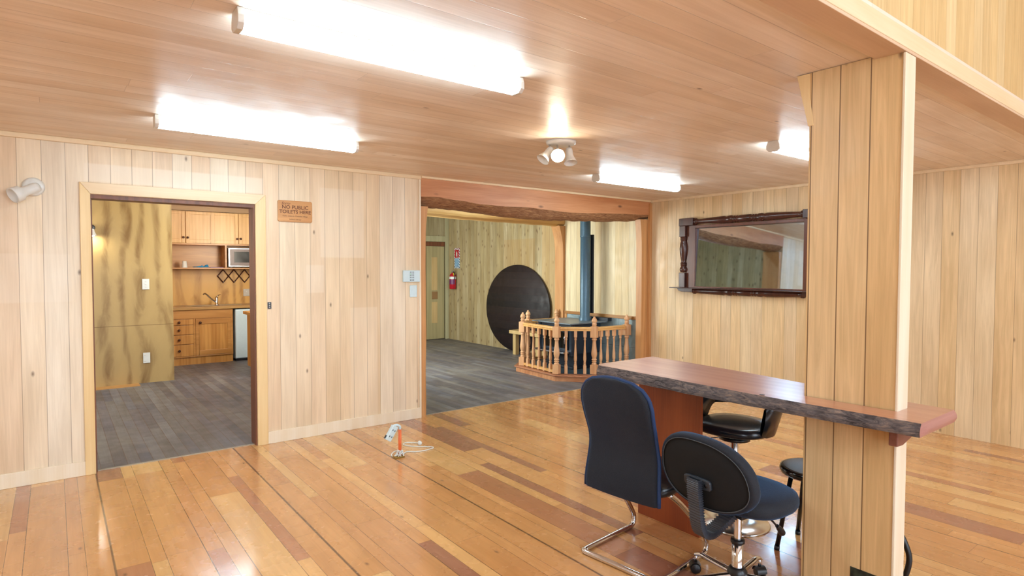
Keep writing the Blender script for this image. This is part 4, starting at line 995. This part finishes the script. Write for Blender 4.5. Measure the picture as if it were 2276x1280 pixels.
for t_ in [2*PI*k/32 for k in range(32)]:
    x, y = superell(.072, .026, 5)(t_); pl.append((x, y-.035))
q.prism(pl, -.042, -.025, 'z', T=Tk); q.build('mounting_plate', plain('dark_grey_plastic', srgb(46, 52, 60), .35), bk_, bevel=.006)
for x in (-.05, .05): MB().lathe([(0, 0), (.009, 0), (.009, .0012), (0, .0012)], 14, T=Tk @ Matrix.Translation((x, -.035, -.0433))).build('bolt', m_black, bk_)
# corrugated J bar cover
path = catmull([Vector((-.262, .02, .60)), Vector((-.262, .02, .55)), Vector((-.252, .02, .48)), Vector((-.24, .02, .40)), Vector((-.215, .02, .345)), Vector((-.17, .018, .335)), Vector((-.12, .01, .36)), Vector((-.05, 0, .405))], 13)
q = MB(); n_ = len(path); vs_ = []; sec = []
for i, p in enumerate(path):
    tg = (path[min(i+1, n_-1)]-path[max(i-1, 0)]).normalized(); nn = Vector((0, 1, 0)); b_ = tg.cross(nn).normalized()
    g = 1.0 if i % 2 else .80
    for (a, c) in ((-.036, -.014), (.036, -.014), (.04, 0), (.036, .014), (-.036, .014), (-.04, 0)): vs_.append(tuple(p + nn*a*g + b_*c*g))
fs = [(j*6+k, j*6+(k+1) % 6, (j+1)*6+(k+1) % 6, (j+1)*6+k) for j in range(n_-1) for k in range(6)]
q.add(vs_, fs); q.build('bellows_cover', plain('ribbed_black_rubber', srgb(56, 58, 66), .42), tc)
q = MB(); q.tube([(.10, -.07, .40), (.165, -.065, .345), (.205, -.06, .31)], .005, 8); lv = q.build('height_lever', m_black, tc)
MB().tube([(.195, -.062, .32), (.212, -.06, .305), (.24, -.055, .278), (.252, -.053, .266)], [.009, .013, .016, .010], 12, smooth_path=3).build('lever_grip', m_black, lv)

# ------------------------------------------------------------------ bar stool
bs = thing('bar_stool', 'black vinyl wrap-back swivel stool on a round chrome base behind the bar', 'stool', (3.22, 1.99, 0), math.radians(8))
MB().lathe([(0, .0), (.205, .0), (.208, .004), (.20, .012), (.10, .022), (.04, .03), (.032, .04), (0, .04)], 56).build('base_disc', plain('polished_disc', srgb(206, 206, 206), .18, 1, var=.06, scale=14), bs)
MB().lathe([(.03, .03), (.03, .34), (.024, .345), (.024, .52)], 24, cap=False).build('column', m_chrome, bs)
o = pad(superell(.215, .215, 2.5), .055, dome=.008).build('seat', m_leather, bs); o.location = (0, 0, .585)
def band(u, v):
    a = math.radians(-118 + 236*u)           # wraps round the +X side, open to -X
    arm = abs(2*u-1)
    lo = .545 if arm > .72 else .68 - .0*arm
    k = max(0, min(1, (arm-.45)/.25)); k = k*k*(3-2*k)
    lo = .675*(1-k)+.565*k; hi = .845 - .06*max(0, (arm-.6)/.4)
    if arm > .93: kk = (arm-.93)/.07; hi = hi - .05*kk; lo = lo+.02*kk
    sec = [(0, 0), (.4, -.004), (1, 0), (1, .018), (.5, .026), (0, .018), (0, 0)]
    h_, o_ = sec[min(6, int(v*6+.001))]
    z = lo+(hi-lo)*h_; r = .205 + .06*((z-.545)/.28) + o_
    return (r*math.cos(a), r*math.sin(a)*1.0, z)
MB().grid(band, 70, 7).build('wrap_backrest', m_leather, bs)
MB().tube([(.02, .03, .515), (-.06, .17, .48), (-.08, .20, .47)], .005, 8).build('height_lever', m_chrome, bs)
MB().tube([(-.07, .185, .475), (-.10, .235, .46)], .01, 10).build('lever_grip', m_black, bs)
MB().lathe([(0, .505), (.09, .505), (.09, .524), (0, .524)], 24).build('swivel_plate', m_black, bs)

# ------------------------------------------------------------------ low round stool
st = thing('round_stool', 'low black round stool with perforated top half hidden by the pillar', 'stool', (3.24, 1.52, 0))
MB().lathe([(0, .415), (.15, .415), (.172, .42), (.178, .435), (.174, .452), (.165, .455), (0, .450)], 40).build('rim', m_blackgloss, st)
MB().lathe([(0, .4555), (.155, .4565), (.16, .455), (0, .453)], 40, cap=False).build('seat_top', m_cane, st)
for k in range(4):
    a = math.radians(140+90*k)
    o = MB().tube([(.125*math.cos(a), .125*math.sin(a), .416), (.195*math.cos(a), .195*math.sin(a), .02)], .012, 12).build('leg', m_blackgloss, st)
    MB().tube([(.195*math.cos(a), .195*math.sin(a), .022), (.197*math.cos(a), .197*math.sin(a), .0)], .014, 12).build('foot_cap', m_black, o)
